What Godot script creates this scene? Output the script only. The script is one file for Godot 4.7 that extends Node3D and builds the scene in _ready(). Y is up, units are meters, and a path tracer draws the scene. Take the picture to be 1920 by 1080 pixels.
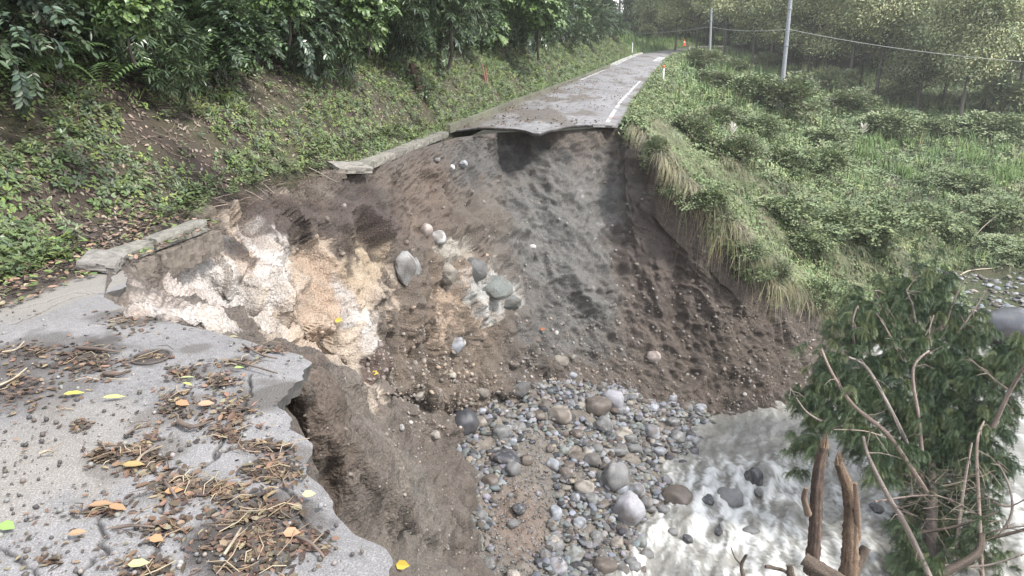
extends Node3D

const F := 1300.0
const PITCH := 18.0
const EYE := Vector3(0.0, 1.7, 0.0)
const WATER := -6.92
var rng := RandomNumberGenerator.new()
var n1 := FastNoiseLite.new()
var n2 := FastNoiseLite.new()
var n3 := FastNoiseLite.new()
var nr := FastNoiseLite.new()
var nc := FastNoiseLite.new()
var M := {}
var scar_pts := PackedVector3Array()
var leafy := {}

# ---------- sight lines: a direction of the camera, met with a plane, a distance or the terrain
func ray(px: float, py: float) -> Vector3:
	var u := (px - 960.0) / F
	var v := (540.0 - py) / F
	var c := cos(deg_to_rad(PITCH))
	var s := sin(deg_to_rad(PITCH))
	return Vector3(u, v * c - s, -(c + v * s))

func P(px: float, py: float, d: float) -> Vector3:
	var r := ray(px, py)
	return EYE + r * (d / -r.z)

func G(px: float, py: float, y: float) -> Vector3:
	var r := ray(px, py)
	return EYE + r * ((y - EYE.y) / r.y)

func pix(p: Vector3) -> Vector2:
	var q := p - EYE
	var c := cos(deg_to_rad(PITCH))
	var s := sin(deg_to_rad(PITCH))
	var zc := -q.z * c - q.y * s
	var yc := q.y * c - q.z * s
	return Vector2(960.0 + F * q.x / zc, 540.0 - F * yc / zc)

func hit(px: float, py: float, from := 3.0) -> Vector3:
	var d := from
	while d < 170.0:
		var p := P(px, py, d)
		if p.y <= land(p.x, d):
			return Vector3(p.x, land(p.x, d), -d)
		d += 0.02 + d * 0.004
	return P(px, py, 170.0)

func gravel_hit(px: float, py: float) -> Vector3:
	var d := 7.0
	while d < 24.0:
		var p := P(px, py, d)
		if p.y <= maxf(gravel(p.x, d), WATER - 0.05):
			return p
		d += 0.03
	return G(px, py, WATER)

func scar_at(px: float, py: float) -> Vector3:
	var best := 1e9
	var out := Vector3.ZERO
	for q in scar_pts:
		var s := pix(q)
		var e := s.distance_to(Vector2(px, py)) - q.z * 1.5
		if e < best:
			best = e
			out = q
	return out

func table(x: float, xs: Array, ys: Array) -> float:
	if x <= xs[0]:
		return ys[0]
	for k in range(1, xs.size()):
		if x <= xs[k]:
			return lerpf(ys[k - 1], ys[k], (x - xs[k - 1]) / (xs[k] - xs[k - 1]))
	return ys[-1]

# ---------- the lie of the land (d = metres ahead of the camera)
func kerb_x(d: float) -> float:
	if d < 19.0:
		return -4.57 + 0.156 * d
	return table(d, [19.0, 28.0, 38.0, 50.0, 62.0, 74.0, 84.0, 92.0, 100.0, 115.0, 170.0], [-1.61, 0.15, 2.4, 5.2, 8.2, 11.15, 13.9, 16.9, 21.0, 31.0, 70.0])

func road_y(d: float) -> float:
	var e := maxf(d - 20.0, 0.0)
	return 0.022 * e + 0.00025 * e * e

func edge_x(d: float) -> float:
	return kerb_x(d) + 4.5

func broken_edge(d: float) -> float:
	return table(d, [-3.0, 0.0, 1.2, 1.7, 2.1, 2.16, 2.24, 2.35, 2.47, 2.6, 2.72, 2.86, 3.0, 3.15, 3.3, 3.45, 3.6, 3.72, 3.84, 3.95, 4.03, 4.12, 4.2, 4.34, 4.48, 4.66, 4.9, 5.15, 5.45, 5.9],
		[0.3, 0.35, 0.2, -0.3, -0.47, -0.52, -0.63, -0.7, -0.78, -0.83, -0.9, -0.95, -1.05, -1.12, -1.23, -1.22, -1.16, -1.25, -1.22, -1.31, -1.42, -1.6, -1.7, -2.0, -2.3, -2.6, -3.0, -3.15, -3.2, -3.45])

func land(x: float, d: float) -> float:
	var k := kerb_x(d)
	var ry := road_y(d)
	if x <= k:
		var t := k - x
		var flat_w := table(d, [5.0, 7.0, 9.0, 12.0], [0.75, 0.6, 0.25, 0.15])
		var e := maxf(t - flat_w, 0.0)
		var steep := 0.84 if d < 84.0 else lerpf(0.84, 0.22, smoothstep(84.0, 98.0, d))
		var up := steep * minf(e, 2.2) + (steep * 0.8) * clampf(e - 2.2, 0.0, 14.0)
		return ry + up * smoothstep(-0.3, 0.9, e) + (0.14 * n1.get_noise_2d(x * 3.0, d * 3.0) + 0.35 * n1.get_noise_2d(x * 0.7, d * 0.7)) * smoothstep(0.0, 1.2, t)
	var t := x - k - 4.5
	if t < 0.0:
		return ry - 0.14
	var sl := lerpf(0.92, 0.46, smoothstep(18.0, 27.0, d)) * lerpf(1.0, 0.5, smoothstep(35.0, 60.0, d))
	var verge := minf(t, 0.8) * 0.12
	var y := ry - 0.1 - verge - sl * maxf(t - 0.5, 0.0)
	var fl := -6.35 + 0.055 * (d - 20.0) + maxf(d - 90.0, 0.0) * 0.1 + maxf(d - 112.0, 0.0) * 0.3
	var h := 1.2
	var a := clampf(0.5 + 0.5 * (y - fl) / h, 0.0, 1.0)
	var g := lerpf(fl, y, a) + h * a * (1.0 - a) * 0.5
	return g + (0.5 * n1.get_noise_2d(x * 0.8 + 40.0, d * 0.8) + 0.15 * n1.get_noise_2d(x * 3.0, d * 3.0)) * smoothstep(0.2, 3.0, t)

func gravel(x: float, d: float) -> float:
	return -7.97 - 0.305 * x + 0.159 * d + 0.22 * n1.get_noise_2d(x * 1.6 + 9.0, d * 1.6) + 0.07 * n2.get_noise_2d(x * 4.0, d * 4.0)

# ---------- naming
func tag(o: Node, label: String, category: String, group := "") -> Node:
	o.set_meta("label", label)
	o.set_meta("category", category)
	if group != "":
		o.set_meta("group", group)
	return o

func root(called: String, at := Vector3.ZERO) -> Node3D:
	var o := Node3D.new()
	o.name = numbered(called)
	o.position = at
	add_child(o)
	return o

var used := {}
func numbered(called: String) -> String:
	var k: int = used.get(called, 0)
	used[called] = k + 1
	return called if k == 0 else "%s_%03d" % [called, k]

func put(called: String, mesh: Mesh, mat: Material, parent: Node = null) -> MeshInstance3D:
	var o := MeshInstance3D.new()
	o.mesh = mesh
	o.material_override = mat
	if parent == null:
		o.name = numbered(called)
		add_child(o)
	else:
		o.name = called
		parent.add_child(o, true)
	return o

func structure(called: String, mesh: Mesh, mat: Material, label := "") -> MeshInstance3D:
	var o := put(called, mesh, mat)
	o.set_meta("kind", "structure")
	if label != "":
		o.set_meta("label", label)
	return o

func scatter(called: String, mesh: Mesh, mat: Material, where: Array, colors: Array, label: String, category: String) -> MultiMeshInstance3D:
	var mm := MultiMesh.new()
	mm.transform_format = MultiMesh.TRANSFORM_3D
	mm.use_colors = true
	mm.mesh = mesh
	mm.instance_count = where.size()
	for k in where.size():
		mm.set_instance_transform(k, where[k])
		mm.set_instance_color(k, colors[k])
	var o := MultiMeshInstance3D.new()
	o.multimesh = mm
	o.material_override = mat
	o.name = numbered(called)
	o.set_meta("kind", "stuff")
	tag(o, label, category)
	add_child(o)
	return o

# ---------- mesh building
func commit_grid(pos: PackedVector3Array, col: PackedColorArray, nu: int, nv: int, worn := false) -> ArrayMesh:
	var nor := PackedVector3Array()
	nor.resize(pos.size())
	var side := 0.0
	for j in nv:
		var ja := maxi(j - 1, 0)
		var jb := mini(j + 1, nv - 1)
		for i in nu:
			var ia := maxi(i - 1, 0)
			var ib := mini(i + 1, nu - 1)
			var n := (pos[j * nu + ib] - pos[j * nu + ia]).cross(pos[jb * nu + i] - pos[ja * nu + i])
			n = n.normalized()
			side += n.dot(Vector3(0.0, 1.0, 0.25))
			nor[j * nu + i] = n
	if side < 0.0:
		for k in nor.size():
			nor[k] = -nor[k]
	for k in nor.size():
		if nor[k].length_squared() < 0.5:
			nor[k] = Vector3.UP
	var idx := PackedInt32Array()
	for j in nv - 1:
		for i in nu - 1:
			var a := j * nu + i
			if worn and n3.get_noise_2d(pos[a].z * 5.0, pos[a].x * 5.0) > 0.22:
				continue
			if side < 0.0:
				idx.append_array(PackedInt32Array([a, a + 1, a + nu, a + 1, a + nu + 1, a + nu]))
			else:
				idx.append_array(PackedInt32Array([a, a + nu, a + 1, a + 1, a + nu, a + nu + 1]))
	var arr := []
	arr.resize(Mesh.ARRAY_MAX)
	arr[Mesh.ARRAY_VERTEX] = pos
	arr[Mesh.ARRAY_NORMAL] = nor
	arr[Mesh.ARRAY_COLOR] = col
	arr[Mesh.ARRAY_INDEX] = idx
	var m := ArrayMesh.new()
	m.add_surface_from_arrays(Mesh.PRIMITIVE_TRIANGLES, arr)
	return m

func begin() -> SurfaceTool:
	var st := SurfaceTool.new()
	st.begin(Mesh.PRIMITIVE_TRIANGLES)
	return st

func tri(st: SurfaceTool, a: Vector3, b: Vector3, c: Vector3, n: Vector3, col: Color) -> void:
	for p in ([a, b, c] if (b - a).cross(c - a).dot(n) < 0.0 else [a, c, b]):
		st.set_color(col)
		st.set_normal(n)
		st.add_vertex(p)

func leaf(st: SurfaceTool, o: Vector3, dir: Vector3, up: Vector3, l: float, w: float, col: Color, fine := true, flat := false) -> void:
	var s := dir.cross(up).normalized() * w * 0.5
	var n := s.cross(dir).normalized()
	var m := o + dir * l * 0.45 - n * w * 0.12
	var e := o + dir * l - n * l * 0.12
	var sn := s.normalized() * 0.25
	if flat:
		tri(st, o, o + dir * l * 0.45 + s, e, n, col)
		tri(st, o, o + dir * l * 0.45 - s, e, n, col)
		return
	if not fine:
		var a := o + dir * l * 0.42 + s + n * w * 0.06
		var b := o + dir * l * 0.42 - s + n * w * 0.06
		tri(st, o, m, a, (n - sn).normalized(), col)
		tri(st, o, b, m, (n + sn).normalized(), col)
		tri(st, a, m, e, (n - sn).normalized(), col)
		tri(st, m, b, e, (n + sn).normalized(), col)
		return
	for g in [1.0, -1.0]:
		var a1: Vector3 = o + dir * l * 0.22 + s * 0.82 * g + n * w * 0.05
		var a2: Vector3 = o + dir * l * 0.62 + s * 0.86 * g + n * (w * 0.05 - l * 0.03)
		var nn: Vector3 = (n - sn * g).normalized()
		tri(st, o, m, a1, nn, col)
		tri(st, a1, m, a2, nn, col)
		tri(st, a2, m, e, nn, col)

func tube(st: SurfaceTool, pts: Array, radii: Array, sides: int, col: Color, rough := 0.0) -> void:
	var rings := []
	var side := Vector3.ZERO
	for k in pts.size():
		var a: Vector3 = pts[maxi(k - 1, 0)]
		var b: Vector3 = pts[mini(k + 1, pts.size() - 1)]
		var t := (b - a).normalized()
		if side == Vector3.ZERO:
			side = t.cross(Vector3.UP if absf(t.y) < 0.9 else Vector3.RIGHT)
		side = (side - t * side.dot(t)).normalized()
		var other := t.cross(side)
		var ring := []
		for j in sides:
			var an := TAU * j / sides
			var r: float = radii[k]
			if rough > 0.0:
				var an2 := TAU * j / sides
				r *= 1.0 + rough * (0.9 * n2.get_noise_3d(cos(an2) * 3.0, k * 0.9, sin(an2) * 3.0 + pts[0].x * 20.0) + 0.8 * n3.get_noise_3d(cos(an2) * 12.0, k * 0.35, sin(an2) * 12.0))
			var dv := side * cos(an) + other * sin(an)
			ring.append([pts[k] + dv * r, dv])
		rings.append(ring)
	for k in pts.size() - 1:
		for j in sides:
			var q := (j + 1) % sides
			var e0: Vector3 = rings[k][j][0]
			var turn: float = (rings[k + 1][j][0] - e0).cross(rings[k][q][0] - e0).dot(rings[k][j][1])
			for v in ([rings[k][j], rings[k + 1][j], rings[k][q], rings[k][q], rings[k + 1][j], rings[k + 1][q]] if turn < 0.0 else [rings[k][j], rings[k][q], rings[k + 1][j], rings[k][q], rings[k + 1][q], rings[k + 1][j]]):
				var cc := col
				if rough > 0.0:
					var vp: Vector3 = v[0]
					cc = col * clampf(1.0 + 1.1 * n3.get_noise_3d(v[1].x * 9.0 + pts[0].z * 9.0, v[1].z * 9.0, vp.y * 1.6) + 0.5 * n2.get_noise_3dv(vp * 14.0), 0.35, 1.8)
				st.set_color(cc)
				st.set_normal(v[1])
				st.add_vertex(v[0])
	for e in [0, pts.size() - 1]:
		var t2: Vector3 = (pts[e] - pts[1 if e == 0 else e - 1]).normalized()
		for j in sides:
			tri(st, pts[e], rings[e][j][0], rings[e][(j + 1) % sides][0], t2, col)

func smooth_path(pts: Array, steps: int) -> Array:
	var out := []
	for k in pts.size() - 1:
		var p0: Vector3 = pts[maxi(k - 1, 0)]
		var p1: Vector3 = pts[k]
		var p2: Vector3 = pts[k + 1]
		var p3: Vector3 = pts[mini(k + 2, pts.size() - 1)]
		for s in steps:
			out.append(p1.cubic_interpolate(p2, p0, p3, float(s) / steps))
	out.append(pts[-1])
	return out

func tapered(n: int, a: float, b: float) -> Array:
	var out := []
	for k in n:
		out.append(lerpf(a, b, float(k) / maxi(n - 1, 1)))
	return out

func box_point(p: Vector3, h: Vector3, at: Transform3D, bevel: float, wear: float) -> Vector3:
	var q := p * h
	var inner := q.clamp(-h + Vector3.ONE * bevel, h - Vector3.ONE * bevel)
	var o := inner + (q - inner).normalized() * bevel if q.distance_to(inner) > 1e-5 else q
	if wear > 0.0:
		var g := at * o
		o += Vector3(n2.get_noise_3dv(g * 22.0), n2.get_noise_3dv(g * 22.0 + Vector3.ONE * 50.0), n2.get_noise_3dv(g * 22.0 + Vector3.ONE * 90.0)) * wear
	return at * o

func box(st: SurfaceTool, size: Vector3, at: Transform3D, col: Color, bevel := 0.01, wear := 0.0) -> void:
	# a block with chamfered edges: three nested rings each way
	var h := size * 0.5
	var faces := [[Vector3.RIGHT, Vector3.UP, Vector3.BACK], [Vector3.UP, Vector3.BACK, Vector3.RIGHT], [Vector3.BACK, Vector3.RIGHT, Vector3.UP]]
	for fc in faces:
		for sg in [-1.0, 1.0]:
			var n: Vector3 = fc[0] * sg
			var cs := [-1.0, -0.995, 0.995, 1.0]
			if wear > 0.0:
				cs = [-1.0, -0.97, -0.5, 0.0, 0.5, 0.97, 1.0]
			for i in cs.size() - 1:
				for j in cs.size() - 1:
					var q := []
					for e in [[i, j], [i + 1, j], [i + 1, j + 1], [i, j + 1]]:
						var a: float = cs[e[0]]
						var b: float = cs[e[1]]
						q.append(box_point(n + fc[1] * a + fc[2] * b, h, at, bevel, wear))
					var nn: Vector3 = (q[1] - q[0]).cross(q[2] - q[0]).normalized()
					if nn.length_squared() < 0.5:
						nn = (q[2] - q[0]).cross(q[3] - q[0]).normalized()
					if nn.dot(at.basis * n) < 0.0:
						nn = -nn
					tri(st, q[0], q[1], q[2], nn, col)
					tri(st, q[0], q[2], q[3], nn, col)

func noise_tex(freq: float, kind: int, ramp: Array, normal := 0.0, octaves := 4, seed_n := 1) -> NoiseTexture2D:
	var t := NoiseTexture2D.new()
	t.width = 512
	t.height = 512
	t.seamless = true
	var n := FastNoiseLite.new()
	n.seed = seed_n
	n.noise_type = kind
	n.frequency = freq
	n.fractal_octaves = octaves
	n.fractal_gain = 0.6
	if octaves == 0:
		n.fractal_type = FastNoiseLite.FRACTAL_NONE
	t.noise = n
	if normal > 0.0:
		t.as_normal_map = true
		t.bump_strength = normal
	if ramp.size():
		var g := Gradient.new()
		var off := PackedFloat32Array()
		var cols := PackedColorArray()
		for r in ramp:
			off.append(r[0])
			cols.append(Color(r[1], r[1], r[1]) if not r[1] is Color else r[1])
		g.offsets = off
		g.colors = cols
		t.color_ramp = g
	return t

func mat(rough: float, tex: Texture2D = null, scale := 1.0, bump: Texture2D = null, depth := 0.0, world := true) -> StandardMaterial3D:
	var m := StandardMaterial3D.new()
	m.vertex_color_use_as_albedo = true
	m.roughness = rough
	m.cull_mode = BaseMaterial3D.CULL_DISABLED
	if tex:
		m.albedo_texture = tex
	if tex or bump:
		m.uv1_triplanar = true
		m.uv1_world_triplanar = world
		m.uv1_scale = Vector3.ONE * scale
	if bump:
		m.heightmap_enabled = true
		m.heightmap_texture = bump
		m.heightmap_scale = depth
	return m

func leaf_mat(rough: float, back: float) -> StandardMaterial3D:
	var m := mat(rough)
	m.backlight_enabled = true
	m.backlight = Color(back, back, back * 0.6)
	return m

func rnd(a: float, b: float) -> float:
	return rng.randf_range(a, b)

func rdir() -> Vector3:
	var v := Vector3(rng.randfn(), rng.randfn(), rng.randfn())
	return v.normalized()

func vary(c: Color, amount: float) -> Color:
	var k := 1.0 + rnd(-amount, amount)
	return Color(c.r * k * (1.0 + rnd(-amount, amount) * 0.3), c.g * k, c.b * k * (1.0 + rnd(-amount, amount) * 0.3))

func facing(dir: Vector3, up: Vector3) -> Basis:
	var z := dir.normalized()
	var x := up.cross(z)
	if x.length() < 0.01:
		x = Vector3.RIGHT.cross(z)
	x = x.normalized()
	return Basis(x, z.cross(x), z)

func spot(p: Vector3, n: Vector3, s: float, tilt := 0.3) -> Transform3D:
	var up := (n + rdir() * tilt).normalized()
	var x := up.cross(rdir()).normalized()
	return Transform3D(Basis(x, up, x.cross(up)).scaled(Vector3.ONE * s), p)

func normal_of(x: float, d: float) -> Vector3:
	var e := 0.15
	return Vector3(land(x - e, d) - land(x + e, d), 2.0 * e, land(x, d + e) - land(x, d - e)).normalized()

func _ready() -> void:
	rng.seed = 20231
	for k in [[n1, 11, 0.35, 4], [n2, 23, 0.5, 3], [n3, 31, 0.35, 5]]:
		k[0].seed = k[1]
		k[0].frequency = k[2]
		k[0].fractal_octaves = k[3]
		k[0].noise_type = FastNoiseLite.TYPE_SIMPLEX_SMOOTH
	nr.seed = 5
	nr.frequency = 0.5
	nr.fractal_type = FastNoiseLite.FRACTAL_RIDGED
	nr.fractal_octaves = 4
	nc.seed = 8
	nc.noise_type = FastNoiseLite.TYPE_CELLULAR
	nc.cellular_return_type = FastNoiseLite.RETURN_CELL_VALUE
	nc.frequency = 1.0
	nc.fractal_type = FastNoiseLite.FRACTAL_NONE
	camera_and_sky()
	materials()
	ground()
	scar()
	stream()
	near_road()
	far_road()
	kerbs()
	stones()
	prototypes()
	hillside_plants()
	valley_plants()
	posts_and_wire()
	cedar()
	driftwood()
	litter()
	details()

func camera_and_sky() -> void:
	var cam := Camera3D.new()
	cam.name = "camera"
	cam.position = EYE
	cam.rotation_degrees = Vector3(-PITCH, 0.0, 0.0)
	cam.fov = rad_to_deg(2.0 * atan(540.0 / F))
	cam.near = 0.05
	cam.far = 900.0
	add_child(cam)
	var env := Environment.new()
	env.background_mode = Environment.BG_SKY
	var sky := Sky.new()
	var sm := ProceduralSkyMaterial.new()
	sm.sky_top_color = Color(0.75, 0.768, 0.805)
	sm.sky_horizon_color = Color(0.87, 0.87, 0.868)
	sm.sky_curve = 0.2
	sm.sky_energy_multiplier = 1.25
	sm.ground_horizon_color = Color(0.5, 0.5, 0.48)
	sm.ground_bottom_color = Color(0.2, 0.2, 0.18)
	sky.sky_material = sm
	env.sky = sky
	env.tonemap_mode = Environment.TONE_MAPPER_LINEAR
	env.tonemap_exposure = 2.45
	env.sdfgi_enabled = true
	env.ssao_enabled = true
	env.ssil_enabled = true
	env.fog_enabled = true
	env.fog_density = 0.0006
	env.fog_light_color = Color(0.9, 0.91, 0.89)
	var we := WorldEnvironment.new()
	we.name = "world_environment"
	we.environment = env
	add_child(we)
	var sun := DirectionalLight3D.new()
	sun.name = "sun"
	sun.light_energy = 0.85
	sun.light_color = Color(1.0, 0.98, 0.95)
	sun.light_angular_distance = 10.0
	sun.shadow_enabled = true
	sun.rotation_degrees = Vector3(-52.0, 62.0, 0.0)
	add_child(sun)

func materials() -> void:
	var V := FastNoiseLite.TYPE_SIMPLEX_SMOOTH
	var C := FastNoiseLite.TYPE_CELLULAR
	var mottled := noise_tex(0.012, V, [[0.0, 0.62], [0.5, 0.85], [1.0, 1.0]], 0.0, 6, 3)
	var grain := noise_tex(0.05, V, [[0.25, 0.66], [0.5, 0.85], [0.75, 1.0]], 0.0, 4, 4)
	var lumps := noise_tex(0.03, V, [], 0.0, 5, 5)
	var speck := noise_tex(0.11, C, [[0.0, 0.55], [0.3, 0.8], [0.62, 0.9], [0.8, 1.0]], 0.0, 2, 6)
	var pits := noise_tex(0.11, C, [], 0.0, 2, 6)
	M.soil = mat(0.95, grain, 1.3, lumps, 2.5)
	M.mud = mat(0.6, grain, 1.6, lumps, 2.0)
	M.turf = mat(1.0, mottled, 0.8, lumps, 6.0)
	M.asphalt = mat(0.85, speck, 2.0, pits, 0.25)
	M.far_asphalt = mat(0.8, mottled, 0.5, lumps, 0.4)
	M.concrete = mat(0.9, mottled, 1.3, lumps, 0.8)
	M.paint = mat(0.8, grain, 2.0)
	M.stone = mat(0.62, mottled, 2.2, lumps, 0.8, false)
	M.wet_stone = mat(0.22, mottled, 2.2, lumps, 0.5, false)
	M.rock = mat(0.8, mottled, 1.2, lumps, 4.0, false)
	M.pebble = mat(0.65)
	M.water = mat(0.3, null, 1.0, noise_tex(0.02, V, [], 0.0, 5, 9), 1.6)
	M.water.uv1_scale = Vector3(1.0, 1.0, 0.6)
	M.bark = mat(0.9, noise_tex(0.03, V, [[0.2, 0.5], [0.7, 1.0]], 0.0, 5, 12), 3.0, lumps, 1.2, false)
	M.twig = mat(0.85)
	M.leaf = leaf_mat(0.42, 0.25)
	M.gloss_leaf = leaf_mat(0.3, 0.15)
	M.dull_leaf = leaf_mat(0.75, 0.3)
	M.dead_leaf = leaf_mat(0.7, 0.1)
	M.metal = mat(0.5)
	M.plain = mat(0.55)

# ---------- banks
func ground() -> void:
	var ds := []
	var d := -5.0
	while d < 172.0:
		ds.append(d)
		d += 0.09 if d < 14.0 else 0.09 + (d - 14.0) * 0.012
	var nu := 90
	var pos := PackedVector3Array()
	var col := PackedColorArray()
	for dd in ds:
		var t0 := table(dd, [5.7, 5.9, 7.5, 8.0, 8.4, 9.1, 10.0, 10.6, 11.3, 12.0], [-0.25, 0.0, 0.0, 0.3, 0.42, 0.38, 0.5, 0.36, 0.24, -0.02])
		for i in nu:
			var w := float(i) / (nu - 1)
			var t := t0 + 60.0 * pow(w, 2.4) + w * 1.5
			var x := kerb_x(dd) - t
			var y := land(x, dd)
			if t < 0.0:
				y = road_y(dd) - 0.03
			if i == 0:
				y -= 0.35
			pos.append(Vector3(x, y, -dd))
			var k := n1.get_noise_2d(x * 2.0, dd * 2.0)
			var c := Color(0.075, 0.058, 0.046).lerp(Color(0.085, 0.085, 0.045), clampf(k + 0.35 + smoothstep(9.0, 20.0, dd) * 0.35, 0.0, 1.0))
			if dd > 88.0:
				c = Color(0.12, 0.17, 0.06)
			if t < 0.7 and dd < 8.0:
				c = Color(0.085, 0.068, 0.055)
			col.append(c)
	structure("hillside", commit_grid(pos, col, nu, ds.size()), M.turf, "steep roadside bank of dark soil under the bushes")
	# right of the road, down to the river
	pos = PackedVector3Array()
	col = PackedColorArray()
	nu = 170
	var nv := 190
	for j in nv:
		var w := float(j) / (nv - 1)
		for i in nu:
			var a := float(i) / (nu - 1)
			var s := a * 12.0 + 118.0 * pow(a, 3.0)
			var f := front(s)
			var dd := f + (175.0 - f) * pow(w, 1.9)
			var x := edge_x(dd) - 0.5 + s - 5.5 * smoothstep(96.0, 108.0, dd)
			var y := land(x, dd)
			if j == 0:
				y -= 1.6
			pos.append(Vector3(x, y, -dd + (0.25 if j == 0 else 0.0)))
			var k := n1.get_noise_2d(x, dd)
			col.append(Color(0.13, 0.105, 0.088) if j < 2 else Color(0.09, 0.085, 0.05).lerp(Color(0.07, 0.1, 0.04), clampf(k + 0.5, 0.0, 1.0)))
	structure("ground", commit_grid(pos, col, nu, nv), M.turf, "overgrown bank and valley floor between road and river")

func front(s: float) -> float:
	return table(s, [0.0, 0.55, 1.55, 2.46, 3.93, 5.5, 7.6, 9.8, 20.0, 40.0, 70.0, 130.0], [21.0, 20.6, 18.5, 18.0, 18.0, 18.8, 20.5, 21.0, 23.0, 28.0, 36.0, 50.0])

# ---------- the collapsed slope
func W(x: float, y: float, d: float) -> Vector3:
	return Vector3(x, y, -d)

func H(px: float, py: float, y: float) -> Vector3:
	return G(px, py, y)

func rimland(px: float, py: float, d: float) -> Vector3:
	var p := P(px, py, d)
	p.y = land(p.x, d) - 0.12
	return p

func scar_columns() -> Array:
	return [
		[W(0.35, -0.1, 0.9), W(0.5, -1.2, 1.2), W(0.8, -2.2, 1.8), W(1.2, -3.2, 2.6), W(1.6, -4.3, 3.6), W(2.0, -5.4, 4.6), W(2.5, -6.8, 5.6)],
		[H(672, 1062, -0.1), H(700, 1120, -1.6), H(720, 1075, -2.2), H(780, 1085, -3.0), H(840, 1090, -3.8), H(880, 1095, -4.8), H(930, 1110, -6.6)],
		[H(580, 928, -0.1), H(605, 1000, -1.5), H(700, 885, -1.35), H(755, 955, -2.5), H(800, 990, -3.5), H(840, 1000, -4.6), H(900, 1020, -6.6)],
		[H(545, 805, -0.1), H(570, 880, -1.0), H(632, 785, -0.75), H(710, 845, -2.0), H(760, 885, -3.2), H(820, 900, -4.4), H(890, 900, -6.3)],
		[H(512, 722, -0.1), H(535, 760, -0.55), H(578, 702, -0.35), H(660, 750, -1.8), H(740, 800, -3.2), H(810, 830, -4.4), H(870, 860, -6.2)],
		[H(515, 668, -0.06), H(572, 674, -0.3), H(610, 700, -1.2), H(680, 730, -2.2), H(740, 770, -3.4), H(810, 800, -4.4), H(880, 820, -6.1)],
		[H(410, 650, -0.04), H(490, 650, -0.8), H(640, 720, -2.2), H(700, 745, -2.9), H(760, 770, -3.7), H(820, 795, -4.6), H(880, 815, -6.0)],
		[H(190, 585, -0.03), H(325, 597, -0.02), H(425, 622, -0.45), H(540, 665, -1.7), H(660, 705, -2.7), H(770, 760, -4.2), H(860, 790, -5.8)],
		[P(205, 500, 5.75), P(330, 540, 6.77), P(430, 580, 7.5), P(560, 640, 8.7), P(680, 700, 9.9), P(780, 750, 11.5), P(870, 780, 13.65)],
		[P(345, 428, 7.6), P(370, 470, 7.5), P(440, 540, 7.7), P(560, 620, 8.6), P(680, 690, 9.9), P(790, 740, 11.5), P(880, 770, 13.5)],
		[P(392, 396, 8.35), P(420, 440, 8.1), P(500, 520, 8.3), P(600, 600, 9.0), P(700, 670, 10.3), P(800, 720, 11.8), P(900, 760, 13.6)],
		[P(500, 352, 10.0), P(520, 400, 9.6), P(560, 480, 9.5), P(640, 570, 9.9), P(720, 650, 10.9), P(810, 705, 12.3), P(920, 750, 14.0)],
		[P(610, 327, 11.35), P(630, 370, 11.0), P(670, 450, 10.8), P(720, 540, 11.0), P(780, 630, 11.8), P(840, 690, 12.9), P(950, 740, 14.2)],
		[P(740, 292, 13.7), P(750, 340, 13.2), P(770, 430, 12.8), P(800, 520, 12.7), P(850, 610, 13.2), P(900, 680, 13.9), P(990, 730, 14.8)],
		[P(855, 258, 17.1), P(855, 300, 16.4), P(870, 390, 15.6), P(900, 490, 15.0), P(930, 590, 14.9), P(970, 665, 15.1), P(1030, 715, 15.6)],
		[P(940, 248, 19.2), P(940, 290, 18.7), P(950, 380, 17.8), P(980, 480, 17.0), P(1010, 580, 16.4), P(1040, 660, 16.0), P(1080, 720, 15.8)],
		[P(1045, 246, 19.7), P(1045, 300, 19.0), P(1055, 400, 18.2), P(1070, 500, 17.4), P(1090, 590, 16.9), P(1110, 670, 16.5), P(1140, 740, 16.0)],
		[P(1160, 236, 20.7), P(1160, 290, 20.0), P(1165, 400, 19.0), P(1170, 510, 18.0), P(1180, 610, 17.3), P(1200, 700, 16.6), P(1240, 770, 16.0)],
		[rimland(1225, 280, 18.7), P(1240, 330, 18.5), P(1250, 430, 18.2), P(1260, 530, 17.8), P(1280, 630, 17.3), P(1310, 720, 16.6), P(1350, 800, 15.9)],
		[rimland(1300, 370, 18.1), P(1310, 420, 18.0), P(1320, 490, 17.9), P(1335, 570, 17.7), P(1355, 650, 17.3), P(1385, 720, 16.8), P(1420, 800, 15.8)],
		[rimland(1390, 480, 18.1), P(1395, 520, 18.1), P(1400, 570, 18.0), P(1415, 620, 17.8), P(1435, 680, 17.5), P(1460, 740, 16.8), P(1490, 800, 16.0)],
		[rimland(1480, 525, 18.9), P(1485, 560, 18.8), P(1490, 590, 18.7), P(1495, 630, 18.5), P(1505, 670, 18.2), P(1515, 710, 17.8), P(1530, 760, 17.0)],
		[rimland(1570, 560, 20.6), P(1572, 585, 20.4), P(1576, 610, 20.2), P(1582, 640, 20.0), P(1588, 665, 19.6), P(1594, 690, 19.2), P(1602, 715, 18.7)],
		[rimland(1700, 562, 21.1), P(1702, 588, 21.0), P(1704, 610, 20.8), P(1708, 632, 20.5), P(1712, 655, 20.2), P(1716, 680, 19.6), P(1722, 705, 19.0)],
	]

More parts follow.
